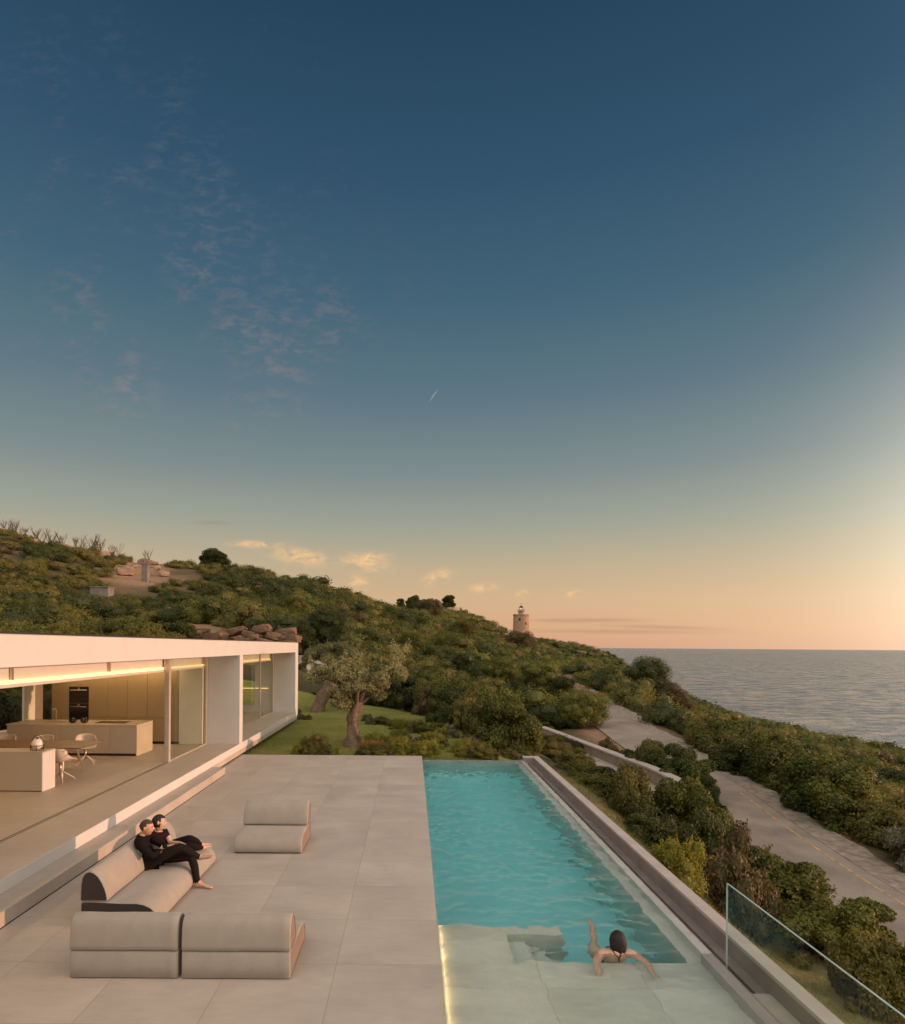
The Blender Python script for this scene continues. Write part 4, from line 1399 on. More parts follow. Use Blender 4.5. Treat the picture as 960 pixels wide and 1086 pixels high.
build_person(man, mo, J, E,
             [('r', J['rw'][0], (-0.05, 1, 0.12), (-1, 0, -0.3), 0.35, 1), ('l', J['lw'][0], (0.25, -1, 0.0), (-1, 0, 0.2), 0.4, -1)],
             [('r', None, (-3.245, 9.90, .375), (-3.08, 9.83, .415), (-2.985, 9.80, .445)), ('l', None, (-3.23, 9.675, .035), (-3.03, 9.66, .032), (-2.95, 9.65, .018))],
             mhead, [M_skin, M_eye, M_lip],
             [('shirt', ['pel', 'sp1', 'sp2', 'chest', 'nk', 'rsh', 'rel', 'lsh', 'lel', 'rw', 'lw'], {'*': .012, 'nk': .006, 'pel': 0.006, 'rw': .010, 'lw': .010}, M_black_cloth, []),
              ('trousers', ['pel', 'rhip', 'rth', 'rkn', 'rca', 'ran', 'lhip', 'lth', 'lkn', 'lca', 'lan'], {'*': .012, 'pel': .010}, M_trousers, [])])
def cap_hair(mx, root, o_, mat, zcut, ycut, grow=1.05, name='hair', extra=None):
    """scalp shell over the skull: back and top of the head"""
    bm = bmesh.new(); bm.from_mesh(HEAD)
    dele = [v_ for v_ in bm.verts if (v_.co.z < zcut + 1.1 * max(0, v_.co.y - ycut)) or (v_.co.y > ycut and v_.co.z < 0.062)]
    bmesh.ops.delete(bm, geom=dele, context='VERTS')
    for v_ in bm.verts: v_.co = v_.co * grow + V((0, -0.002, 0.002))
    me = bpy.data.meshes.new(name); bm.to_mesh(me); bm.free()
    lst = [(me, Matrix.Translation(-o_) @ mx, 0)]
    if extra: lst += [(m_, Matrix.Translation(-o_) @ mx @ x_, 0) for m_, x_ in extra]
    return join_meshes(name, lst, [mat], root)
cap_hair(mhead, man, mo, M_stubble, -0.035, 0.02, 1.022)

# ---- the woman leaning on him
wom = thing('person', 'dark haired woman in plum top leaning on the man, legs folded on the sofa', 'person', (-3.9, 10.15, 0.32))
wo_ = V((-3.9, 10.15, 0.32))
J = {'pel': ((-3.88, 10.17, .43), (.125, .11)), 'sp1': ((-3.92, 10.12, .54), (.10, .085)), 'sp2': ((-3.90, 10.05, .65), (.135, .10)), 'chest': ((-3.92, 10.01, .735), (.10, .07)),
     'nk': ((-3.915, 9.985, .785), .042), 'nk2': ((-3.905, 9.965, .835), .041),
     'rsh': ((-3.97, 9.88, .70), .048), 'rel': ((-3.86, 9.86, .54), .038), 'rw': ((-3.68, 9.90, .56), .025),
     'lsh': ((-3.85, 10.12, .715), .052), 'lel': ((-3.73, 10.05, .56), .040), 'lw': ((-3.55, 9.93, .60), .024),
     'rhip': ((-3.85, 10.08, .42), .09), 'rth': ((-3.66, 10.12, .45), .075), 'rkn': ((-3.45, 10.14, .49), .055), 'rca': ((-3.40, 10.25, .43), .050), 'ran': ((-3.38, 10.42, .375), .032),
     'lhip': ((-3.85, 10.26, .42), .09), 'lth': ((-3.68, 10.24, .50), .075), 'lkn': ((-3.50, 10.24, .575), .055), 'lca': ((-3.44, 10.36, .49), .049), 'lan': ((-3.42, 10.50, .395), .031)}
whead = look((-3.885, 9.965, 0.895), (1, 0.30, -0.12), R(-14))
build_person(wom, wo_, J, E,
             [('r', J['rw'][0], (1, 0.1, 0.0), (0, -0.2, -1), 0.35, 1, 0.9), ('l', J['lw'][0], (0.7, -0.6, 0.1), (0, -0.2, -1), 0.35, -1, 0.9)],
             [('r', None, (-3.40, 10.45, .355), (-3.31, 10.52, .36), (-3.25, 10.56, .352), 0.9), ('l', None, (-3.44, 10.54, .375), (-3.34, 10.60, .375), (-3.28, 10.63, .36), 0.9)],
             whead, [M_skin2, M_eye, M_lip],
             [('top', ['pel', 'sp1', 'sp2', 'chest', 'rsh', 'lsh'], {'*': .010}, M_plum, [('rsh', 'rel', 0.42, .047), ('lsh', 'lel', 0.42, .047)]),
              ('trousers', ['pel', 'rhip', 'rth', 'rkn', 'rca', 'ran', 'lhip', 'lth', 'lkn', 'lca', 'lan'], {'*': .012, 'pel': .008}, M_black_cloth, [])])
BUN = ell_mesh(0.055, 0.05, 0.05, 16)
cap_hair(whead, wom, wo_, M_hair, -0.07, 0.03, 1.09, 'hair', [(BUN, Matrix.Translation((0, -0.105, -0.03))), (ell_mesh(0.07, 0.06, 0.06), Matrix.Translation((0, -0.05, 0.02)))])

# ---- the swimmer
swm = thing('person', 'woman with dark bobbed hair in the pool, seen from behind, arms spread on the shelf', 'person', (2.55, 7.95, -0.42))
so_ = V((2.55, 7.95, -0.42))
J = {'pel': ((2.55, 8.22, -.66), (.13, .11)), 'sp1': ((2.55, 8.14, -.50), (.11, .09)), 'sp2': ((2.55, 8.05, -.30), (.145, .095)), 'chest': ((2.55, 8.0, -.165), (.135, .085)),
     'nk': ((2.55, 7.99, -.085), .05), 'nk2': ((2.55, 8.01, -.03), .05),
     'rsh': ((2.74, 7.98, -.14), .072), 'rel': ((2.86, 7.80, -.20), .054), 'rw': ((2.88, 7.66, -.32), .038),
     'lsh': ((2.36, 7.98, -.14), .072), 'lel': ((2.26, 7.82, -.20), .054), 'lw': ((2.25, 7.68, -.32), .038),
     'rhip': ((2.64, 8.24, -.68), .10), 'rth': ((2.70, 8.45, -.66), .085), 'rkn': ((2.72, 8.60, -.86), .06), 'rca': ((2.71, 8.66, -1.06), .055), 'ran': ((2.70, 8.70, -1.24), .034),
     'lhip': ((2.46, 8.24, -.68), .10), 'lth': ((2.40, 8.38, -.52), .085), 'lkn': ((2.42, 8.56, -.46), .065), 'lca': ((2.46, 8.70, -.36), .052), 'lan': ((2.49, 8.82, -.25), .034)}
shead = look((2.58, 8.02, 0.0), (-0.18, 1, -0.05))
build_person(swm, so_, J, E,
             [('r', J['rw'][0], (0.35, -0.8, -0.05), (0, 0, -1), 0.15, 1, 0.92), ('l', J['lw'][0], (-0.35, -0.8, -0.05), (0, 0, -1), 0.15, -1, 0.92)],
             [('r', None, (2.70, 8.69, -1.29), (2.70, 8.80, -1.31), (2.70, 8.87, -1.32), 0.9), ('l', None, (2.51, 8.83, -.27), (2.48, 8.89, -.17), (2.465, 8.92, -.105), 0.85)],
             shead, [M_skin2, M_eye, M_lip],
             [('swimsuit', ['sp1', 'pel'], {'*': .006}, M_strap, [])])
hb = MB()
hv = []
bm = bmesh.new(); bmesh.ops.create_uvsphere(bm, u_segments=36, v_segments=28, radius=1.0)
for v_ in bm.verts:
    x, y, z = v_.co
    zz = z * 0.135
    xx, yy2 = x * 0.100, y * 0.118 - 0.012
    if z < 0:
        zz = z * 0.175
        xx = x * (0.100 + 0.010 * min(1, -z)); yy2 = (y * 0.112 - 0.018)
    an_ = math.atan2(y, x)
    st2 = 1 + (0.035 * math.sin(an_ * 13 + z * 2) + 0.03 * math.sin(an_ * 29 + 1)) * (0.25 + 0.75 * max(0, -z + .3))
    if z < -0.5: zz += 0.012 * math.sin(an_ * 21) + 0.010 * math.sin(an_ * 8)
    v_.co = (xx * st2, yy2 * st2, zz + 0.005)
dele = [v_ for v_ in bm.verts if v_.co.y > 0.055 and v_.co.z < 0.055 and abs(v_.co.x) < 0.075]
bmesh.ops.delete(bm, geom=dele, context='VERTS')
hm = bpy.data.meshes.new('hair'); bm.to_mesh(hm); bm.free()
join_meshes('hair', [(hm, Matrix.Translation(-so_) @ shead, 0)], [M_hair], swm)
mb = MB()
for s_ in (-1, 1):
    pts = [(s_ * 0.10, 0.12, 0.32), (s_ * 0.085, 0.06, 0.365), (s_ * 0.06, -0.02, 0.355), (s_ * 0.02, -0.062, 0.29), (0, -0.070, 0.25)]
    mb.tube(pts, 0.006, 6)
mb.tube([(0, -0.070, 0.25), (0, -0.05, 0.13)], 0.007, 6)
mb.build('strap', M_strap, swm)

# ------------------------------------------------------------------ lighthouse
q = at(552.5, 651.5, 342)
lh = thing('lighthouse', 'round stone lighthouse tower with a small lantern on the ridge', 'lighthouse', (q.x, q.y, q.z - 12.4 * 1.02))
lh.scale = (1.02, 1.02, 1.02)
MB().lathe([(4.3, -3.0), (4.15, 4), (3.95, 11.4), (4.15, 11.6), (4.15, 12.4), (3.8, 12.4), (3.8, 11.8), (0.0, 11.8)], sides=40).build('tower', M_brickstone, lh, False)
MB().lathe([(1.45, 11.8), (1.35, 13.6), (1.9, 13.9), (1.9, 14.1), (1.0, 14.1)], sides=24).build('turret', M_brickstone, lh)
mb = MB()
for k in range(12):
    a_ = k * math.pi / 6
    mb.tube([(1.8 * math.cos(a_), 1.8 * math.sin(a_), 14.1), (1.8 * math.cos(a_), 1.8 * math.sin(a_), 14.8)], 0.05, 5)
mb.tube([(1.8 * math.cos(k * math.pi / 12), 1.8 * math.sin(k * math.pi / 12), 14.8) for k in range(25)], 0.06, 5, cap=False)
mb.build('railing', M_wire, lh)
MB().lathe([(0.9, 14.1), (0.9, 14.6), (0.0, 14.6)], sides=16).build('lantern_base', M_brickstone, lh)
MB().lathe([(0.72, 14.6), (0.72, 15.7)], sides=16).build('lantern_room', M_lamp, lh)
mb = MB()
for k in range(8):
    a_ = k * math.pi / 4
    mb.tube([(0.78 * math.cos(a_), 0.78 * math.sin(a_), 14.6), (0.78 * math.cos(a_), 0.78 * math.sin(a_), 15.7)], 0.08, 5)
mb.build('glazing_bars', M_wire, lh)
MB().lathe([(1.15, 15.7), (1.0, 16.2), (0.5, 16.7), (0.12, 16.9), (0.1, 18.2), (0.0, 18.3)], sides=16).build('dome', M_wire, lh)
for k, (a_, z_) in enumerate([(-1.9, 9.6), (-1.1, 7.5)]):
    MB().box(-0.4, 0.4, -0.15, 0.15, -0.7, 0.7).build('window', M_plinth, lh).matrix_local = Matrix.Translation((3.98 * math.cos(a_), 3.98 * math.sin(a_), z_)) @ Matrix.Rotation(a_ + math.pi / 2, 4, 'Z')

# ------------------------------------------------------------------ roadside wall, retaining walls, hill structures
rw = thing('roadside_wall', 'low stone wall with pinkish cap between the shrubs and the road', 'wall', (10.0, 36, -2.6))
wl = [at(545, 759, 52), at(567, 767, 46), at(692, 813, 29.4), at(737, 834, 25.6)]
wl = [V((p_.x, p_.y, p_.z)) for p_ in wl]
def wall_run(pts, o_, thick, z0, z1):
    vs, fs = [], []
    for i, p_ in enumerate(pts):
        a_ = pts[max(i - 1, 0)]; b_ = pts[min(i + 1, len(pts) - 1)]
        t_ = V((b_.x - a_.x, b_.y - a_.y, 0)).normalized(); n_ = V((t_.y, -t_.x, 0)) * (thick / 2)
        for sgn in (1, -1):
            for z_ in (z0, z1):
                vs.append(V((p_.x, p_.y, p_.z + z_)) + n_ * sgn - o_)
    for i in range(len(pts) - 1):
        a_, b_ = i * 4, i * 4 + 4
        fs += [(a_, b_, b_ + 1, a_ + 1), (a_ + 3, b_ + 3, b_ + 2, a_ + 2), (a_ + 1, b_ + 1, b_ + 3, a_ + 3), (a_ + 2, b_ + 2, b_, a_)]
    fs += [(0, 1, 3, 2), (len(vs) - 4, len(vs) - 2, len(vs) - 1, len(vs) - 3)]
    return vs, fs
ro = V((10.0, 36, -2.6))
vs, fs = wall_run(wl, ro, 0.36, -1.8, -0.082); MB().add(vs, fs).build('wall_body', M_wallstone, rw)
vs, fs = wall_run(wl, ro, 0.46, -0.08, 0.0); MB().add(vs, fs).build('wall_cap', M_coping, rw)

rt = thing('retaining_wall', 'stepped pale concrete retaining wall behind the far olive tree', 'wall', (-8, 43, 0))
MB().box(-6, 2.6, 0.0, 0.3, -0.6, 0.72).build('lower_wall', M_conc, rt)
MB().box(-6, 2.4, 0.9, 1.2, -0.6, 1.22).build('upper_wall', M_conc, rt)
mb = MB(); mb.add([(-6, 1.202, 1.2), (2.3, 1.202, 1.2), (1.5, 6, 2.9), (-6, 6, 2.9)], [(0, 1, 2, 3)]); mb.add([(-6, 0.302, 0.7), (2.4, 0.302, 0.7), (2.4, 0.898, 0.72), (-6, 0.898, 0.72)], [(0, 1, 2, 3)])
mb.build('paved_ramp', M_conc, rt)

def ridge_at(px, y0=85, y1=420):
    Ys = np.linspace(y0, y1, 140)
    Xs = (px - 437) / FPX * Ys
    e_ = (gh_grid(Xs, Ys) - CAM_H) / Ys
    k_ = int(np.argmax(e_))
    return V((Xs[k_], Ys[k_], gzg(Xs[k_], Ys[k_])))
def sight_hit(px, py, y0=40, y1=460):
    """where the sight line meets the ground"""
    Ys = np.linspace(y0, y1, 900)
    Xs = (px - 437) / FPX * Ys
    zr = CAM_H - (py - hy(px)) / FPX * Ys
    g_ = gh_grid(Xs, Ys)
    k_ = np.where(g_ >= zr)[0]
    if len(k_) == 0: return ridge_at(px)
    k_ = int(k_[0])
    return V((Xs[k_], Ys[k_], g_[k_]))
CLEAR = []
def hill_z(px, py, Y):
    q_ = at(px, py, Y)
    return V((q_.x, q_.y, gzg(q_.x, q_.y)))
q = sight_hit(154, 617, 60)
CLEAR.append((q.x, q.y - 1.5, 2.2))
ps = thing('stone_pillar', 'pale square stone pillar standing on the hillside by the bare earth', 'pillar', (q.x, q.y, q.z - 0.6))
MB().box(-0.45, 0.45, -0.45, 0.45, 0, 3.1, 0, 0.03).build('shaft', M_oldconc, ps)
MB().box(-0.52, 0.52, -0.52, 0.52, 3.102, 3.22, 0, 0.02).build('cap', M_oldconc, ps)
q = sight_hit(108, 631, 60)
CLEAR.append((q.x, q.y - 1.5, 2.4))
hb_ = thing('concrete_cistern', 'low grey concrete cistern half buried among the hillside shrubs', 'cistern', (q.x, q.y, q.z - 0.5))
MB().box(-1.15, 1.15, -0.8, 0.8, -0.5, 1.3, 0, 0.02).build('walls', M_oldconc, hb_)
MB().box(-1.25, 1.25, -0.9, 0.9, 1.302, 1.42, 0, 0.02).build('lid', M_oldconc, hb_)

# ------------------------------------------------------------------ boulders
def rock_mesh(seed, sub=3):
    bm = bmesh.new(); bmesh.ops.create_icosphere(bm, subdivisions=sub, radius=1.0)
    o_ = V((seed * 3.7, seed * 1.3, 0))
    for v_ in bm.verts:
        d_ = v_.co.normalized()
        f_ = 1 + 0.30 * mnoise.fractal(d_ * 1.1 + o_, 1.0, 2.0, 4)
        cell = mnoise.noise(d_ * 2.3 + o_ * 2)
        v_.co = d_ * f_ * (1 + 0.12 * round(cell * 3) / 3)
        v_.co.z = max(v_.co.z, -0.6)
        for ax, lim in ((0, 0.72), (1, 0.74), (2, 0.62)):
            v_.co[ax] = max(-lim, min(lim, v_.co[ax])) * 0.82 + v_.co[ax] * 0.18
    me = bpy.data.meshes.new('boulder'); bm.to_mesh(me); bm.free()
    return me
ROCKS = [rock_mesh(s_) for s_ in (1, 2, 3, 4)]
def boulder(loc, sc, rz, mat, label, group, k):
    key = ROCKS[k % 4]
    nm = key.name + '_' + mat.name
    me = bpy.data.meshes.get(nm)
    if me is None:
        me = key.copy(); me.name = nm; me.materials.append(mat)
    o = bpy.data.objects.new('boulder', me)
    o.location = loc; o.scale = sc; o.rotation_euler = (rnd.uniform(-.2, .2), rnd.uniform(-.2, .2), rz)
    link(o); tag(o, label, 'rock', group)
    return o
bank = [(205, 662, 1.3, .7), (229, 665, 1.3, .75), (250, 659, 1.4, .62), (278, 657, 1.1, .7), (303, 660, 1.3, .65), (262, 672, .9, .6), (280, 671, 1.2, .7),
        (240, 674, .9, .6), (298, 668, .9, .65), (306, 673, .8, .6), (218, 672, .8, .5), (188, 658, .9, .6), (192, 668, .7, .4), (215, 659, .8, .5), (236, 662, .7, .6), (264, 662, .8, .6), (290, 664, .9, .6), (311, 666, .8, .6), (271, 665, .6, .5), (225, 669, .7, .5), (254, 668, .7, .5)]
for k, (px, py, wd_, hh) in enumerate(bank):
    q = at(px, py, 47 + (1.2 if py < 663 else 0) + 0.3 * (k % 3))
    q.z -= 0.78
    boulder(q, (wd_ * .8, 0.7, hh * .72), rnd.uniform(-.4, .4), M_rockdark, 'brown granite boulder in the stacked rock bank above the house roof', 'boulders of the stacked rock bank', k)
ridge_rocks = [(310, 604, 152, 2.6, 'pale'), (322, 607, 152, 2.0, 'pale'), (340, 609, 160, 3.4, 'pale'), (350, 614, 160, 2.4, 'pale'), (480, 640, 258, 4.5, 'grey'), (489, 637, 262, 4.0, 'grey'), (496, 640, 262, 3.2, 'grey'),
               (520, 656, 300, 5.0, 'grey'), (522, 662, 280, 2.8, 'grey'), (607, 676, 360, 5.0, 'pale'), (615, 682, 352, 4.2, 'pale'), (616, 694, 300, 4.6, 'pale'), (628, 684, 375, 4.5, 'pale'), (633, 687, 380, 3.5, 'pale')]
for k, (px, py, Y, s_, kd) in enumerate(ridge_rocks):
    q = sight_hit(px, py + 3, 90)
    s_ *= 0.72 * q.y / Y
    CLEAR.append((q.x, q.y, s_ * 1.3))
    boulder(V((q.x, q.y, q.z + s_ * 0.32)), (s_ * 1.25, s_, s_ * 0.75), rnd.uniform(0, 3), M_palerock, 'pale granite outcrop rising from the scrub along the far ridge', 'granite outcrops on the ridge', k)
for k in range(26):
    px, py, Y = rnd.choice([(60, 568, 112), (20, 562, 116), (140, 598, 104), (95, 585, 110), (45, 575, 110), (150, 606, 98)])
    q = sight_hit(px + rnd.uniform(-24, 24), py + rnd.uniform(-6, 6), 70)
    s_ = rnd.uniform(.5, 1.5)
    CLEAR.append((q.x, q.y, s_ * 1.4))
    boulder(V((q.x, q.y, q.z + s_ * 0.3)), (s_ * 1.3, s_, s_ * .7), rnd.uniform(0, 3), M_rock, 'reddish boulder on the scorched upper hillside behind the house', 'boulders on the scorched hillside', k)

# ------------------------------------------------------------------ vegetation
def shrub_lobes(rs, R_, H_, k, up=0.0):
    lobes = []
    k = int(k * 1.7)
    el_ = rs.uniform(.7, 1.25); an_ = rs.uniform(0, 3.14)
    for i in range(k):
        a_ = rs.uniform(0, 6.283); rr = R_ * math.sqrt(rs.uniform(0, 1)) * 0.92
        x_, y_ = rr * math.cos(a_) * el_, rr * math.sin(a_) / el_
        x_, y_ = x_ * math.cos(an_) - y_ * math.sin(an_), x_ * math.sin(an_) + y_ * math.cos(an_)
        hh = H_ * rs.uniform(0.15, 0.92) * (1 - 0.45 * (rr / R_) ** 2)
        s_ = R_ * rs.uniform(0.15, 0.36)
        lobes.append(((x_, y_, hh), (s_, s_, s_ * rs.uniform(0.6, 1.1) * (1 + up))))
    lobes.append(((0, 0, H_ * 0.28), (R_ * 0.6 * el_, R_ * 0.6 / el_, H_ * 0.34)))
    return lobes
def stems_mb(rs, R_, H_, n_=7, r0=0.03):
    mb = MB()
    for i in range(n_):
        a_ = rs.uniform(0, 6.283); e_ = R_ * rs.uniform(0.2, 0.6)
        p1 = V((0.06 * math.cos(a_), 0.06 * math.sin(a_), -0.12))
        p2 = V((e_ * 0.45 * math.cos(a_ + .2), e_ * 0.45 * math.sin(a_ + .2), H_ * 0.32))
        p3 = V((e_ * math.cos(a_), e_ * math.sin(a_), H_ * rs.uniform(.55, .75)))
        mb.tube([p1, p2, p3], [r0, r0 * .7, r0 * .3], 6)
    return mb
PROTO = {}
def shrub_proto(key, mat, seed, R_, H_, n_, size, k=14, up=0.0, shell=(0.7, 1.08), aspect=0.55, sprays=0):
    rs = np.random.RandomState(seed)
    lobes = shrub_lobes(rs, R_, H_, k, up)
    Vq, tint = crown(rs, lobes, n_, size, shell, aspect)
    if sprays:
        ex, et = [], []
        for i in range(sprays * 2):
            a_ = rs.uniform(0, 6.283); r1 = R_ * rs.uniform(0.1, 0.9)
            base_ = np.array([r1 * 0.5 * math.cos(a_), r1 * 0.5 * math.sin(a_), H_ * rs.uniform(.45, .7)])
            tip = np.array([r1 * 1.15 * math.cos(a_), r1 * 1.15 * math.sin(a_), H_ * rs.uniform(.75, 1.15) * (1 - .35 * r1 / R_)])
            m_ = 30
            t_ = rs.uniform(0, 1, m_)[:, None]
            P = base_ + (tip - base_) * t_ + rs.normal(0, 0.05 * R_, (m_, 3)) * (1.1 - t_)
            d_ = unit(rs.normal(0, 1, (m_, 3)) + (tip - base_))
            ex.append(leaves(P, d_, np.full(m_, size), rs, aspect)); et.append(rs.uniform(.5, 1.1, m_))  # lighter tint puts sunlit tops into the spray leaves' colour
        Vq = np.concatenate([Vq] + ex); tint = np.concatenate([tint] + et)
    o = np_quads('foliage', Vq, mat, None, tint, None, False)
    PROTO[key] = (o.data, stems_mb(rs, R_, H_).build('stems', M_stem).data, R_, H_)
    # remove helper objects, keep the meshes
    for oo in [x for x in bpy.data.objects if x.data in PROTO[key][:2]]:
        bpy.data.objects.remove(oo)
for s_ in range(3):
    shrub_proto('green%d' % s_, L_green, 20 + s_, 1.0, 1.7, 1.3, 0.085, 18, sprays=10)
    shrub_proto('dark%d' % s_, L_dark, 40 + s_, 1.0, 1.6, 1.4, 0.085, 20, sprays=5)
    shrub_proto('ochre%d' % s_, L_olive, 60 + s_, 1.0, 1.5, 1.1, 0.08, 18, 0.2, (0.6, 1.15), sprays=18)
    shrub_proto('brown%d' % s_, L_brown, 80 + s_, 1.0, 1.5, 1.0, 0.08, 17, 0.2, (0.55, 1.15), sprays=20)
shrub_proto('bright0', L_bright, 101, 1.0, 1.6, 0.5, 0.10, 10, 0.5, (0.5, 1.15), 0.4, sprays=40)
shrub_proto('bright1', L_bright, 102, 1.0, 1.5, 0.7, 0.09, 12, 0.4, (0.5, 1.15), 0.45, sprays=30)
shrub_proto('grey0', L_grey, 111, 1.0, 1.2, 1.0, 0.07, 16, sprays=8)
shrub_proto('grey1', L_grey, 112, 1.0, 1.3, 1.0, 0.07, 16, sprays=8)

def shrub(key, loc, sx, sz, rz, label, group=None, parts=True, cat='shrub', name='shrub'):
    fol, stm, R_, H_ = PROTO[key]
    if parts:
        t = thing(name, label, cat, loc, rz, group)
        t.scale = (sx, sx, sz)
        link(bpy.data.objects.new('foliage', fol), t)
        link(bpy.data.objects.new('stems', stm), t)
        return t
    o = bpy.data.objects.new(name, fol)
    o.location = loc; o.scale = (sx, sx, sz); o.rotation_euler = (0, 0, rz)
    link(o)
    return tag(o, label, cat, group)

def named_shrub(key, px, py_top, Y, wpx, label, py_base=None, dz=-0.15, name='shrub', cat='shrub'):
    """shrub standing on the ground at distance Y along the sight line px; crown top seen at py_top, wpx wide"""
    X_ = (px - 437) / FPX * Y
    z_ = gzg(X_, Y)
    ztop = CAM_H - (py_top - hy(px)) / FPX * Y
    H_ = max(0.5, ztop - z_ - dz)
    R_ = wpx / FPX * Y / 2
    fol, stm, R0, H0 = PROTO[key]
    return shrub(key, (X_, Y, z_ + dz), R_ / (R0 * 1.02), H_ / (H0 * 1.05), rnd.uniform(0, 6.28), label, 'shrubs between the pool wall and the road' if 4 < X_ < 11 and Y < 40 else None, True, cat, name)

# the strip between the pool wall and the road
named_shrub('dark0', 640, 812, 24, 60, 'dark green shrub just outside the far end of the pool wall')
named_shrub('ochre0', 612, 794, 28, 50, 'thin ochre shrub at the far corner of the pool')
named_shrub('brown0', 585, 780, 33, 42, 'thin brown shrub in front of the far part of the roadside wall')
named_shrub('ochre2', 668, 808, 21.5, 60, 'wispy ochre shrub beside the middle of the roadside wall')
named_shrub('green2', 730, 814, 21.5, 88, 'tall yellow green young tree with open forked stems beside the road')
named_shrub('dark1', 688, 846, 19, 76, 'dark green shrub at the foot of the yellow green young tree')
named_shrub('bright0', 722, 882, 13.8, 70, 'bright yellow green spiky shrub next to the pool wall')
named_shrub('brown2', 782, 866, 16.2, 84, 'brownish green shrub between the spiky bright shrub and the road')
named_shrub('dark2', 748, 856, 17.2, 76, 'dark shrub behind the spiky bright shrub')
named_shrub('green0', 836, 904, 17.2, 96, 'rounded green shrub behind the start of the glass balustrade')
named_shrub('green1', 890, 940, 15.4, 106, 'dense round green shrub with golden tips behind the glass balustrade')
named_shrub('dark0', 802, 890, 18.2, 74, 'dark green shrub just left of the rounded shrubs behind the balustrade')
named_shrub('ochre2', 950, 986, 13.2, 90, 'ragged ochre shrub at the right edge behind the balustrade')
named_shrub('dark1', 922, 988, 13.6, 60, 'small dark shrub between the dense round shrub and the ragged ochre shrub')
for k, (px, pyt, Y, wp, key) in enumerate([(655, 790, 34.5, 22, 'ochre0'), (668, 792, 33.5, 26, 'dark0'), (684, 790, 32, 36, 'green1'), (700, 793, 30.6, 38, 'ochre1'), (712, 788, 30.4, 62, 'dark2'), (734, 797, 28.6, 62, 'green2'), (690, 783, 33, 44, 'ochre2'), (748, 815, 27, 44, 'dark0'), (646, 783, 37, 24, 'brown1')]):
    X_ = (px - 437) / FPX * Y
    z_ = gzg(X_, Y); zt = CAM_H - (pyt - hy(px)) / FPX * Y
    fol, stm, R0, H0 = PROTO[key]
    shrub(key, (X_, Y, z_ - .15), wp / FPX * Y / 2, max(.5, zt - z_ + .15) / (H0 * 1.05), rnd.uniform(0, 6), 'low shrub in the row growing between the roadside wall and the road', 'shrubs along the outer face of the roadside wall', False)

rf = random.Random(77)
for k in range(30):
    Y = rf.uniform(20.5, 40); X_ = (6.6 + rf.uniform(0, 2.4)) if Y > 20 else 9.4 + rf.uniform(0, 0.8)
    key = rf.choice(['dark0', 'green1', 'dark2', 'ochre0', 'green0'])
    R_ = rf.uniform(.7, 1.05)
    shrub(key, (X_, Y, gzg(X_, Y) - .15), R_, rf.uniform(.8, 1.05) / (PROTO[key][3] * 1.05), rf.uniform(0, 6), 'low %s shrub filling the bank between the pool wall and the roadside wall' % {'d': 'dark green', 'g': 'mid green', 'o': 'ochre'}[key[0]],
          'low shrubs on the bank beside the pool, ' + {'d': 'dark green', 'g': 'mid green', 'o': 'ochre'}[key[0]], False)

# ---- big hedge masses right of the road, bank left of it, and behind the lawn
def place(key, X_, Y_, R_, H_, label, group, parts=False, name='shrub', cat='shrub', dz=-0.2):
    fol, stm, R0, H0 = PROTO[key]
    return shrub(key, (X_, Y_, gzg(X_, Y_) + dz), R_ / R0, (H_ - dz) / (H0 * 1.05), rnd.uniform(0, 6.28), label, group, parts, cat, name)

def road_dist(X_, Y_):
    return float(np.min((RL[:, 0] - X_) ** 2 + (RL[:, 1] - Y_) ** 2)) ** 0.5
def drive_dist(X_, Y_):
    return float(np.min((DL[:, 0] - X_) ** 2 + (DL[:, 1] - Y_) ** 2)) ** 0.5
def allowed(X_, Y_, r_):
    if Y_ < 22.2 and X_ < 4.6: return False
    if X_ > -15.5 - r_ and X_ < XF + r_ and Y_ < 32.5 + r_: return False
    if road_dist(X_, Y_) < 2.7 + r_ * 0.75: return False
    if 23 < Y_ < 50 and drive_dist(X_, Y_) < 1.3 + r_ * 0.4: return False
    return True
def is_lawn(X_, Y_):
    right = max(4.6 - max(0, Y_ - 21.5) * 0.30, -3.5)
    return -14 < X_ < right and 21 < Y_ < 41.0

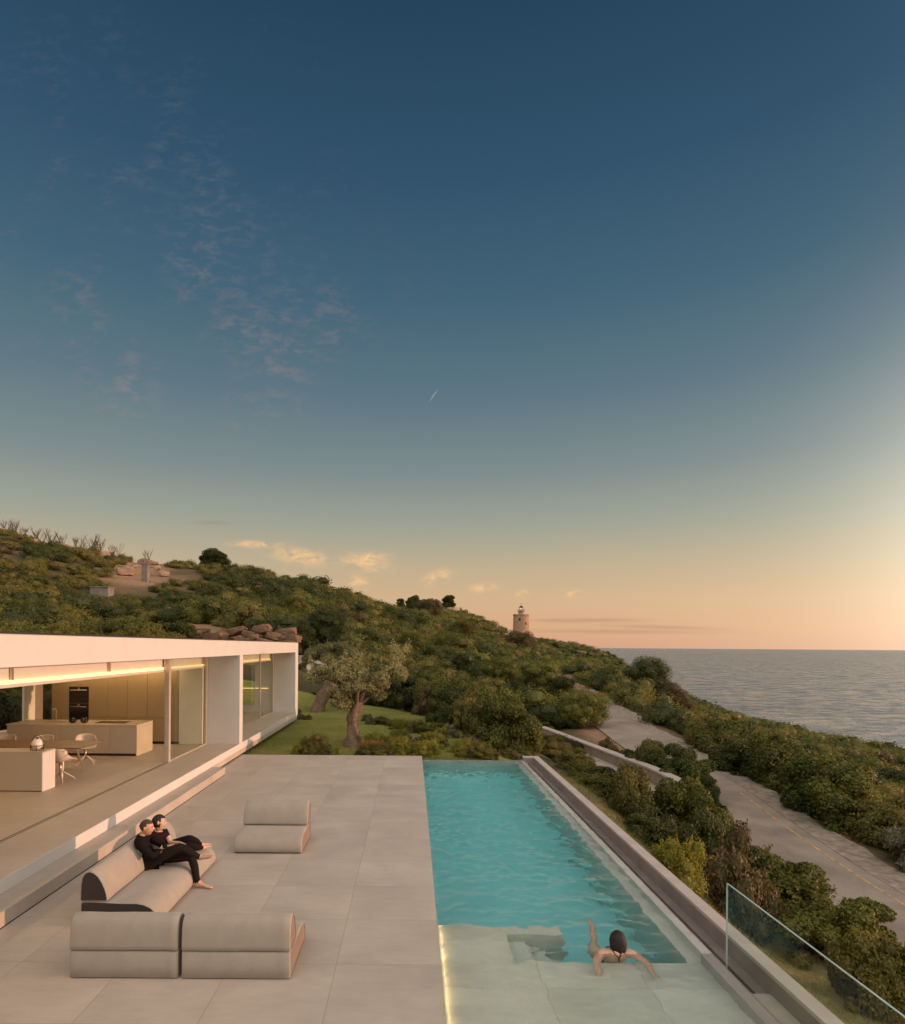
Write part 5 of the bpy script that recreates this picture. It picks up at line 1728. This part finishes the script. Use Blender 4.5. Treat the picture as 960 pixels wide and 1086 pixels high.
placed = []
LEVEL = []
cand = []
rs_v = random.Random(21)
r_ = 6.0
while r_ < 470:
    sp = min(max(r_ * 0.0255, 1.45), 3.7)
    th0, th1 = R(-47), R(46)
    n_ = int((th1 - th0) * r_ / sp)
    for i in range(n_):
        th = th0 + (th1 - th0) * (i + rs_v.uniform(-.45, .45)) / max(1, n_)
        rr = r_ + rs_v.uniform(-.45, .45) * sp
        X_, Y_ = rr * math.sin(th), rr * math.cos(th)
        cand.append((X_, Y_, sp * rs_v.uniform(0.55, 0.95)))
    r_ += sp * 0.85
keep = []
rs_k0 = random.Random(3)
for X_, Y_, R_ in cand:
    if X_ < 4.4 and Y_ < 41 and (is_lawn(X_, Y_)): continue
    if 4.0 < X_ < 11.2 and 20 < Y_ < 44: continue
    if 4.2 < X_ < 10.9 and Y_ < 21: continue           # grass slope by the wall
    if not allowed(X_, Y_, R_): continue
    if X_ < -25 and Y_ > 85 and rs_k0.random() < 0.45: continue
    b_ = 0
    for (px, py, Yd, rx, ry) in [(160, 664, 54, 6.0, 4), (215, 668, 50, 5, 3.0), (250, 668, 48.5, 6, 2.2), (148, 600, 96, 4.5, 9), (154, 612, 84, 2.0, 5), (108, 630, 76, 2.4, 5)]:
        qx = (px - 437) / FPX * Yd
        if ((X_ - qx) / rx) ** 2 + ((Y_ - Yd) / ry) ** 2 < 1: b_ = 1
    if b_: continue
    zz_ = gzg(X_, Y_)
    ppx, ppy = to_px(X_, Y_, zz_ + 0.6)
    if ((ppx - 155) / 24) ** 2 + ((ppy - 599) / 9) ** 2 < 1 and Y_ > 60: continue
    if ((ppx - 182) / 62) ** 2 + ((ppy - 664) / 9) ** 2 < 1 and 36 < Y_ < 75: continue
    if 530 < ppx < 574 and ppy < 678 and Y_ > 90: continue
    if any((X_ - a_) ** 2 + (Y_ - b2) ** 2 < (c_ + R_ * .6) ** 2 for a_, b2, c_ in CLEAR): continue
    if -16 < X_ < -4.5 and 41 < Y_ < 49: continue   # retaining wall and ramp
    keep.append((X_, Y_, R_))
KX = np.array([k_[0] for k_ in keep]); KY = np.array([k_[1] for k_ in keep]); KR = np.array([k_[2] for k_ in keep])
KZ = gh_grid(KX, KY)
ok = KZ > -44
KX, KY, KR, KZ = KX[ok], KY[ok], KR[ok], KZ[ok]
app = KR / np.hypot(KX, KY)
pxs = 437 + KX / np.maximum(KY, .1) * FPX
infr = (pxs > -60) & (pxs < 1020) & (KY > 3)
order = np.argsort(-(np.where(infr, 1, -1) * 1e3 / np.hypot(KX, KY)))
NIND = 240
ind = order[:NIND]; rest = order[NIND:]
def zone(X_, Y_):
    if X_ > 4 and X_ < RL[np.argmin((RL[:, 1] - Y_) ** 2), 0]: return 'verge'
    if X_ >= 4: return 'seaward'
    if X_ < -9 and Y_ < 75: return 'behind'
    return 'bank'
ZLAB = {'verge': ('shrubs on the verge left of the road', '{} shrub growing on the verge on the landward side of the road'),
        'seaward': ('shrubs on the seaward side of the road', '{} shrub in the thicket on the seaward side of the road'),
        'behind': ('shrubs behind the house roof', '{} shrub in the belt of bushes rising behind the flat roof'),
        'bank': ('shrubs on the bank behind the lawn', '{} shrub on the bank between the lawn and the hill')}
WORD = {'green': 'bushy mid green', 'dark': 'dense dark green', 'ochre': 'wispy ochre green', 'brown': 'dry brownish', 'bright': 'bright yellow green', 'grey': 'low grey green'}
rs_k = random.Random(5)
for i in ind:
    X_, Y_, R_ = float(KX[i]), float(KY[i]), float(KR[i])
    zn = zone(X_, Y_)
    if zn == 'seaward':
        kind = rs_k.choices(['dark', 'green', 'ochre', 'grey', 'brown'], [3.5, 6, 3.5, .7, .2])[0]; H_ = R_ * rs_k.uniform(1.3, 1.9) + (0.4 if X_ < 24 else 0.1)
        R2 = R_ * 1.35
    elif zn == 'verge':
        kind = rs_k.choices(['dark', 'green', 'ochre', 'brown'], [3, 4, 3, .6])[0]; H_ = R_ * rs_k.uniform(1.0, 1.5) + 0.3
        R2 = R_ * 1.2
    elif zn == 'behind':
        kind = rs_k.choices(['green', 'dark', 'ochre', 'brown'], [6, 2, 3, .4])[0]; H_ = R_ * rs_k.uniform(1.2, 1.7) + 0.6
        R2 = R_ * 1.35
    else:
        kind = rs_k.choices(['dark', 'green', 'ochre', 'brown'], [5, 4, 3, 1])[0]; H_ = R_ * rs_k.uniform(1.2, 1.8) + 0.5
        R2 = R_ * (1.0 if Y_ < 46 else 1.3)
    key = '%s%d' % (kind, rs_k.randrange(2 if kind in ('grey', 'bright') else 3))
    grp, lab = ZLAB[zn]
    place(key, X_, Y_, R2, H_, lab.format(WORD[kind]), grp + ', ' + WORD[kind])

# everything farther: one mass of maquis
rs = np.random.RandomState(77)
VQ, TT, MI = [], [], []
mats_scrub = [L_green, L_dark, L_olive, L_brown]
for i in rest:
    X_, Y_, R_, z_ = KX[i], KY[i], KR[i] * 1.25, KZ[i]
    dist = math.hypot(X_, Y_)
    R_ = R_ * min(1.3, math.exp(rs.normal(0, 0.2))) * (0.62 if X_ < -22 and Y_ > 62 else 1.0)
    H_ = R_ * rs.uniform(0.7, 1.75) * (0.6 if X_ < -22 and Y_ > 62 else 1.0) * (0.7 if X_ > 24 and Y_ > 55 else 1.0)
    H_ = min(H_, 2.7 * rs.uniform(.6, 1.25))
    lob = [((0, 0, H_ * .35), (R_ * .8, R_ * .8, H_ * .45))]
    for j in range(4):
        a_ = rs.uniform(0, 6.28); rr = R_ * rs.uniform(.25, .75); s_ = R_ * rs.uniform(.3, .5)
        lob.append(((rr * math.cos(a_), rr * math.sin(a_), H_ * rs.uniform(.35, .8)), (s_, s_, min(s_ * .8, H_ * .4))))
    q_, t_ = crown(rs, lob, 1.5, max(0.11, R_ * 0.09), (0.70, 1.16), 0.6, 0.6, (1300 if dist < 140 else 480) if infr[i] else 110, 0.68 if infr[i] else 0.85)
    q_ = q_ + np.array([X_, Y_, z_ - 0.1])
    VQ.append(q_); TT.append(t_)
    up_ = np.clip((z_ - 14) / 8, 0, 1) * (X_ < -20)
    pr = np.array([3.4, 3.4, 2.4 + up_ * 3, 0.35 + up_ * 3]); pr = pr / pr.sum()
    nz = mnoise.noise(V((X_ * .03, Y_ * .03, 1.0)))
    kx = rs.choice(4, p=pr) if rs.rand() < .6 else int(np.clip((nz + .5) * 3, 0, 2))
    MI.append(np.full(len(q_), kx))
o = np_quads('scrub', np.concatenate(VQ), mats_scrub, None, np.concatenate(TT), np.concatenate(MI))
tag(o, 'dense evergreen scrub covering the far hillside', kind='stuff')
print('scrub quads', len(o.data.polygons), 'shrubs', len(rest))

# ---- individual trees
def tree(name, label, cat, px, py_base, Y, py_top, wpx, mat, seed, n_=7000, leaf=0.16, lob=26, trunk_h=0.35, group=None, flat=1.0):
    X_ = (px - 437) / FPX * Y
    z_ = gzg(X_, Y) - 0.1
    H_ = CAM_H - (py_top - hy(px)) / FPX * Y - z_
    R_ = wpx / FPX * Y / 2
    rs = np.random.RandomState(seed)
    t = thing(name, label, cat, (X_, Y, z_), 0, group)
    lobes = []
    for i in range(lob * 2):
        a_ = rs.uniform(0, 6.28); hh = rs.uniform(trunk_h * .6, 0.92)
        rr = R_ * math.sqrt(max(0.05, 1 - ((hh - .5) / .55) ** 2)) * rs.uniform(.2, .8)
        s_ = R_ * rs.uniform(.16, .34)
        lobes.append(((rr * math.cos(a_), rr * math.sin(a_), H_ * hh * .95), (s_, s_, s_ * .85)))
    lobes.append(((0, 0, H_ * .5), (R_ * .6, R_ * .6, H_ * .34)))
    q_, tt = crown(rs, lobes, 1.3, leaf * .85, (0.65, 1.2), .5, .7, 30000, .6)
    np_quads('crown', q_, mat, t, tt)
    mb = MB()
    mb.tube([(0, 0, -0.2), (0.05 * H_ * .2, 0, H_ * .25), (0, 0.03 * H_, H_ * .55), (0, 0, H_ * .8)], [H_ * .035, H_ * .028, H_ * .018, H_ * .006], 8)
    for i in range(7):
        l_ = lobes[i][0]
        mb.tube([(0, 0, H_ * .3), (l_[0] * .5, l_[1] * .5, H_ * .3 + (l_[2] - H_ * .3) * .6), l_], [H_ * .016, H_ * .01, H_ * .004], 6)
    mb.build('trunk', M_stem, t)
    return t
tree('coast_tree', 'lone rounded tree beside the upper road against the sea', 'tree', 688, 752, 74, 696, 60, L_dark, 301)
tree('coast_tree', 'lower dry brown bush tree just seaward of the lone rounded tree', 'tree', 712, 756, 70, 722, 46, L_brown, 302, 5000)
tree('round_tree', 'rounded brown green tree just below the lighthouse', 'tree', 549, 700, 190, 669, 36, L_brown, 303, 4000, .35)
tree('holm_oak', 'large dark green tree right of the stacked rock bank', 'tree', 345, 698, 52, 641, 62, L_dark, 304, 9000, .13, 34)
tree('holm_oak', 'dark bushy tree between the rock bank and the olive trees', 'tree', 322, 682, 50, 660, 34, L_dark, 305, 5000, .12)
tree('ridge_tree', 'dark tree standing up from the ridge above the flat roof corner', 'tree', 226, 608, 138, 584, 34, L_dark, 306, 3500, .3)
tree('ridge_tree', 'ridge tree directly left of the grey outcrop', 'tree', 439, 660, 215, 631, 20, L_dark, 307, 3000, .35)
tree('ridge_tree', 'small lone tree on the ridge left of the larger ridge tree', 'tree', 424, 645, 220, 633, 11, L_dark, 308, 1800, .3)
tree('ridge_tree', 'broad brown green ridge tree above the bank', 'tree', 455, 668, 200, 636, 30, L_brown, 309, 3500, .35)
tree('ridge_tree', 'tree tip behind the grey outcrop on the ridge', 'tree', 476, 648, 262, 630, 16, L_dark, 310, 1800, .35)
tree('hill_tree', 'brown green tree on the slope below the grey outcrop', 'tree', 490, 700, 140, 655, 36, L_olive, 311, 5000, .28)
tree('hill_tree', 'bright green bush tree on the slope above the bank', 'tree', 532, 762, 62, 697, 50, L_green, 312, 8000, .13, 34)
tree('hill_tree', 'golden green bush tree beside the upper road, left of the wall', 'tree', 572, 775, 58, 700, 60, L_green, 313, 9000, .12, 36)
tree('hill_tree', 'broad green bush tree at the bend of the roadside wall', 'tree', 622, 792, 46, 732, 62, L_green, 314, 9000, .1, 34)
tree('hill_tree', 'dark upright bush tree at the edge of the upper road', 'tree', 598, 775, 55, 715, 40, L_dark, 315, 6000, .11, 26)
rtr = random.Random(12)
for k in range(22):
    px = rtr.uniform(300, 590); top_y = 618 + max(0, px - 330) * 0.16
    pb = rtr.uniform(top_y + 30, 722)
    q = sight_hit(px, pb, 60, 260)
    if q.y < 62 or road_dist(q.x, q.y) < 5: continue
    hpx = rtr.uniform(2.4, 4.2) / q.y * FPX
    md = rtr.choice([('dark green', L_dark), ('mid green', L_green), ('ochre green', L_olive), ('mid green', L_green)])
    tree('slope_tree', 'taller bushy %s tree standing out of the scrub on the middle slope' % md[0], 'tree', px, pb, q.y, pb - hpx, hpx * rtr.uniform(1.0, 1.5), md[1], 400 + k, leaf=max(.16, q.y * .0021), lob=16, group='taller trees on the middle slope, ' + md[0])
rb = random.Random(9)
for k, (px, pyt, Y, wp, key, lab) in enumerate([
        (345, 735, 41, 30, 'dark0', 'dark shrub behind the leaning olive trunk'), (405, 735, 41.5, 36, 'brown1', 'brown shrub at the back edge of the lawn, right of the olive crown'),
        (438, 716, 42, 48, 'dark2', 'dark shrub at the back edge of the lawn below the hill'), (462, 722, 40, 44, 'ochre1', 'ochre shrub with upright tips behind the lawn'),
        (490, 728, 38, 46, 'brown0', 'reddish brown shrub behind the lawn'), (512, 738, 35, 44, 'ochre0', 'ochre shrub nearer the pool end, behind the lawn'),
        (538, 745, 33, 42, 'dark1', 'dark green shrub behind the far pool edge'), (556, 757, 32, 36, 'green1', 'mid green shrub above the far corner of the pool'),
        (420, 722, 45, 46, 'dark0', 'tall dark shrub between the olive crown and the hill')]):
    named_shrub(key, px, pyt, Y, wp, lab)

# ---- olive trees
def olive(label, px, Y, seed, trunk, limbs, clumps):
    X_ = (px - 437) / FPX * Y
    z_ = gzg(X_, Y) - 0.05
    rs = np.random.RandomState(seed)
    t = thing('olive_tree', label, 'tree', (X_, Y, z_), 0, 'gnarled olive trees on the lawn')
    mb = MB()
    P = [V(p_) for p_, r_ in trunk]; Rr = [r_ for p_, r_ in trunk]
    # resample for gnarl
    pts, rads = [], []
    for i in range(len(P) - 1):
        for s_ in np.linspace(0, 1, 6, endpoint=False):
            pts.append(P[i].lerp(P[i + 1], s_)); rads.append(Rr[i] + (Rr[i + 1] - Rr[i]) * s_)
    pts.append(P[-1]); rads.append(Rr[-1])
    mb.tube(pts, rads, 26, 0, 0.34, 9.0)
    for k in range(6):
        a_ = k * 1.05 + .3
        mb.tube([P[0] + V((math.cos(a_) * .42, math.sin(a_) * .42, -.05)), P[0] + V((math.cos(a_) * .2, math.sin(a_) * .2, .16)), P[0] + V((math.cos(a_) * .09, math.sin(a_) * .09, .5))], [.05, .10, .08], 8, 0, .2)
    for lb in limbs:
        mb.tube([V(p_) for p_, r_ in lb], [r_ for p_, r_ in lb], 10, 0, .15, 8)
    mb.build('trunk', M_trunk, t, True)
    VQ, TT = [], []
    for (c_, r_, n_) in clumps:
        lobes = []
        for i in range(9):
            d_ = unit(rs.normal(0, 1, 3)) * rs.uniform(.3, .85)
            lobes.append(((c_[0] + d_[0] * r_[0], c_[1] + d_[1] * r_[1], c_[2] + d_[2] * r_[2]), tuple(rs.uniform(.26, .42) * x for x in r_)))
        q_, tt = crown(rs, lobes, 0.85, 0.11, (0.5, 1.15), 0.34, 0.9, 9000, 0.5)
        VQ.append(q_); TT.append(tt)
        # upright shoots
        for i in range(10):
            a_ = rs.uniform(0, 6.28); b0 = np.array(c_) + np.array([math.cos(a_) * r_[0] * .7, math.sin(a_) * r_[1] * .7, r_[2] * .5])
            tip = b0 + np.array([math.cos(a_) * .12, math.sin(a_) * .12, rs.uniform(.25, .5)])
            m_ = 30; tq = rs.uniform(0, 1, m_)[:, None]
            VQ.append(leaves(b0 + (tip - b0) * tq + rs.normal(0, .035, (m_, 3)), unit(rs.normal(0, 1, (m_, 3))), np.full(m_, .085), rs, .3)); TT.append(rs.uniform(.4, 1, m_))
    np_quads('crown', np.concatenate(VQ), L_olivetree, t, np.concatenate(TT))
    return t
olive('gnarled olive tree with a thick twisted trunk at the edge of the terrace', 375, 24.2, 401,
      [((0, 0, -.05), .34), ((.03, 0, .45), .24), ((-.04, 0, 1.0), .19), ((.10, 0, 1.45), .18), ((.2, 0, 1.75), .15)],
      [[((.1, 0, 1.4), .13), ((-.35, .1, 1.95), .09), ((-1.0, .1, 2.5), .05)], [((.15, 0, 1.6), .12), ((.45, 0, 2.2), .09), ((1.2, .1, 2.8), .05)], [((.1, 0, 1.5), .10), ((.2, -.3, 2.2), .06), ((.1, -.5, 2.6), .04)], [((.2, 0, 1.6), .09), ((.6, .2, 1.9), .05), ((1.0, .2, 2.0), .03)]],
      [((-1.05, .1, 2.75), (.75, .6, .55), 2600), ((-.3, 0, 2.55), (.75, .65, .62), 3000), ((.25, -.1, 2.35), (.7, .6, .6), 2600), ((-.45, -.2, 1.75), (.55, .45, .45), 1700),
       ((1.2, 0, 2.75), (.75, .6, .5), 2600), ((1.75, .1, 3.25), (.5, .5, .7), 2000), ((1.0, .1, 2.15), (.5, .4, .38), 1300), ((-.1, .3, 3.05), (.5, .5, .35), 1000)])
olive('leaning olive tree with a bent trunk beside the far corner of the house', 340, 36.5, 402,
      [((-.2, 0, -.1), .42), ((0, 0, .6), .34), ((.35, 0, 1.3), .30), ((.7, 0, 1.75), .25)],
      [[((.6, 0, 1.7), .17), ((.2, 0, 2.5), .1), ((-.6, 0, 2.9), .06)], [((.7, 0, 1.75), .17), ((1.4, 0, 2.5), .1), ((2.2, 0, 3.0), .05)]],
      [((-.5, 0, 3.1), (1.0, .8, .65), 2200), ((.4, 0, 3.3), (1.0, .8, .7), 2600), ((1.4, 0, 3.35), (1.1, .8, .7), 2600), ((2.2, 0, 2.8), (.8, .7, .6), 1400), ((-1.1, 0, 2.6), (.6, .5, .4), 900), ((.3, -.2, 2.4), (.8, .6, .45), 1200)])

# ---- low planting along the terrace edge, lawn beds, dry tuft
rb = random.Random(31)
beds = []
for k in range(38):
    X_ = rb.uniform(-1.6, 4.4); Y_ = 22.1 + rb.random() ** 1.6 * 3.6 - max(0, 1.0 - X_) * .15
    beds.append((X_, max(22.0, Y_)))
for k in range(12):
    t_ = k / 11
    beds.append((-2.0 + 3.4 * t_ + rb.uniform(-.3, .3), 32.0 - 5.5 * t_ + rb.uniform(-.5, .5)))
for k in range(7):
    beds.append((-6.2 + rb.uniform(-.6, 1.2), 33.2 + rb.uniform(-.5, .5)))
for k in range(5):
    beds.append((-3.1 + rb.uniform(-.9, .6), 22.1 + rb.uniform(0, .5)))
for k, (X_, Y_) in enumerate(beds):
    kind = rb.choices(['bright', 'ochre', 'grey', 'green'], [4, 3, 2, 2])[0]
    key = '%s%d' % (kind, rb.randrange(2))
    R_ = rb.uniform(.28, .55)
    place(key, X_, Y_, R_, R_ * rb.uniform(.9, 1.5), {'bright': 'low bright yellow green plant', 'ochre': 'low ochre plant', 'grey': 'low grey green plant', 'green': 'low mid green plant'}[kind] + ' in the bed round the lawn beyond the pool',
          'low plants in the lawn bed, ' + WORD[kind], False, 'garden_plant', 'plant', -0.05)
# dry orange tuft at the olive trunk
rs = np.random.RandomState(9)
n_ = 900
a_ = rs.uniform(0, 6.28, n_); sp_ = rs.uniform(0, 1, n_)
b0 = np.stack([np.cos(a_) * .12 * sp_, np.sin(a_) * .12 * sp_, np.zeros(n_)], 1)
tip = np.stack([np.cos(a_) * (.1 + .32 * sp_), np.sin(a_) * (.1 + .32 * sp_), rs.uniform(.25, .5, n_)], 1)
sd_ = unit(np.cross(tip - b0, rs.normal(0, 1, (n_, 3)))) * .008
o = np_quads('dry_grass_tuft', np.stack([b0 - sd_, b0 + sd_, tip + sd_ * .2, tip - sd_ * .2], 1), L_dry, None, rs.uniform(0, 1, n_))
q = at(395, 798, 22.6); o.location = (q.x, 22.6, gzg(q.x, 22.6)); o.scale = (1.5, 1.2, 1.0)
tag(o, 'dry orange grass tuft at the foot of the near olive tree', 'plant')

# ---- grass blades (lawn and the slope outside the wall)
rs = np.random.RandomState(15)
def blades(n_, x0, x1, y0, y1, fn, h0, h1, wd):
    X = rs.uniform(x0, x1, n_); Y = y0 + (y1 - y0) * rs.uniform(0, 1, n_) ** 1.5
    k = fn(X, Y); X, Y = X[k], Y[k]
    Z = gh_grid(X, Y)
    n2 = len(X)
    b0 = np.stack([X, Y, Z], 1)
    h_ = rs.uniform(h0, h1, n2)
    tip = b0 + np.stack([rs.normal(0, .4, n2) * h_, rs.normal(0, .4, n2) * h_, h_], 1)
    a_ = rs.uniform(0, 6.28, n2); s_ = np.stack([np.cos(a_), np.sin(a_), np.zeros(n2)], 1) * wd
    return np.stack([b0 - s_, b0 + s_, tip + s_ * .15, tip - s_ * .15], 1)
B1 = blades(90000, -14, 5, 21.6, 41, in_lawn, .03, .085, .006)
B2 = blades(70000, 4.3, 9.6, 3, 24, lambda X, Y: (X > 4.3) & (Y < 24), .05, .17, .006)
Bq = np.concatenate([B1, B2])
tag(np_quads('grass', Bq, [L_grass, L_slope], None, rs.uniform(0, 1, len(Bq)), np.r_[np.zeros(len(B1)), np.ones(len(B2))]), 'grass blades on the lawn and the slope by the wall', kind='stuff')

# ---- dead twigs on the skyline
rs_t = random.Random(4)
for k in range(46):
    px = rs_t.choice([rs_t.uniform(-10, 95), rs_t.uniform(-10, 165)])
    q = ridge_at(px, 95, 190)
    mb = MB()
    H_ = rs_t.uniform(1.4, 3.2)
    for j in range(5):
        a_ = rs_t.uniform(0, 6.28); l_ = H_ * rs_t.uniform(.6, 1)
        p1 = V((0, 0, 0)); p2 = V((math.cos(a_) * .25 * l_, math.sin(a_) * .1, l_ * .5)); p3 = V((math.cos(a_) * .5 * l_, math.sin(a_) * .2, l_))
        mb.tube([p1, p2, p3], [.045, .035, .015], 4)
        mb.tube([p2, p2 + V((rs_t.uniform(-.6, .6), 0, l_ * .35))], [.03, .012], 4)
        mb.tube([p2.lerp(p3, .4), p2.lerp(p3, .4) + V((rs_t.uniform(-.5, .5), 0, l_ * .3))], [.025, .01], 4)
    o = mb.build('dead_bush', M_twig, None, False, (q.x, q.y, q.z + .9))
    tag(o, 'bare dead bush standing on the scorched skyline behind the house', 'dead bush', 'bare dead bushes on the skyline')
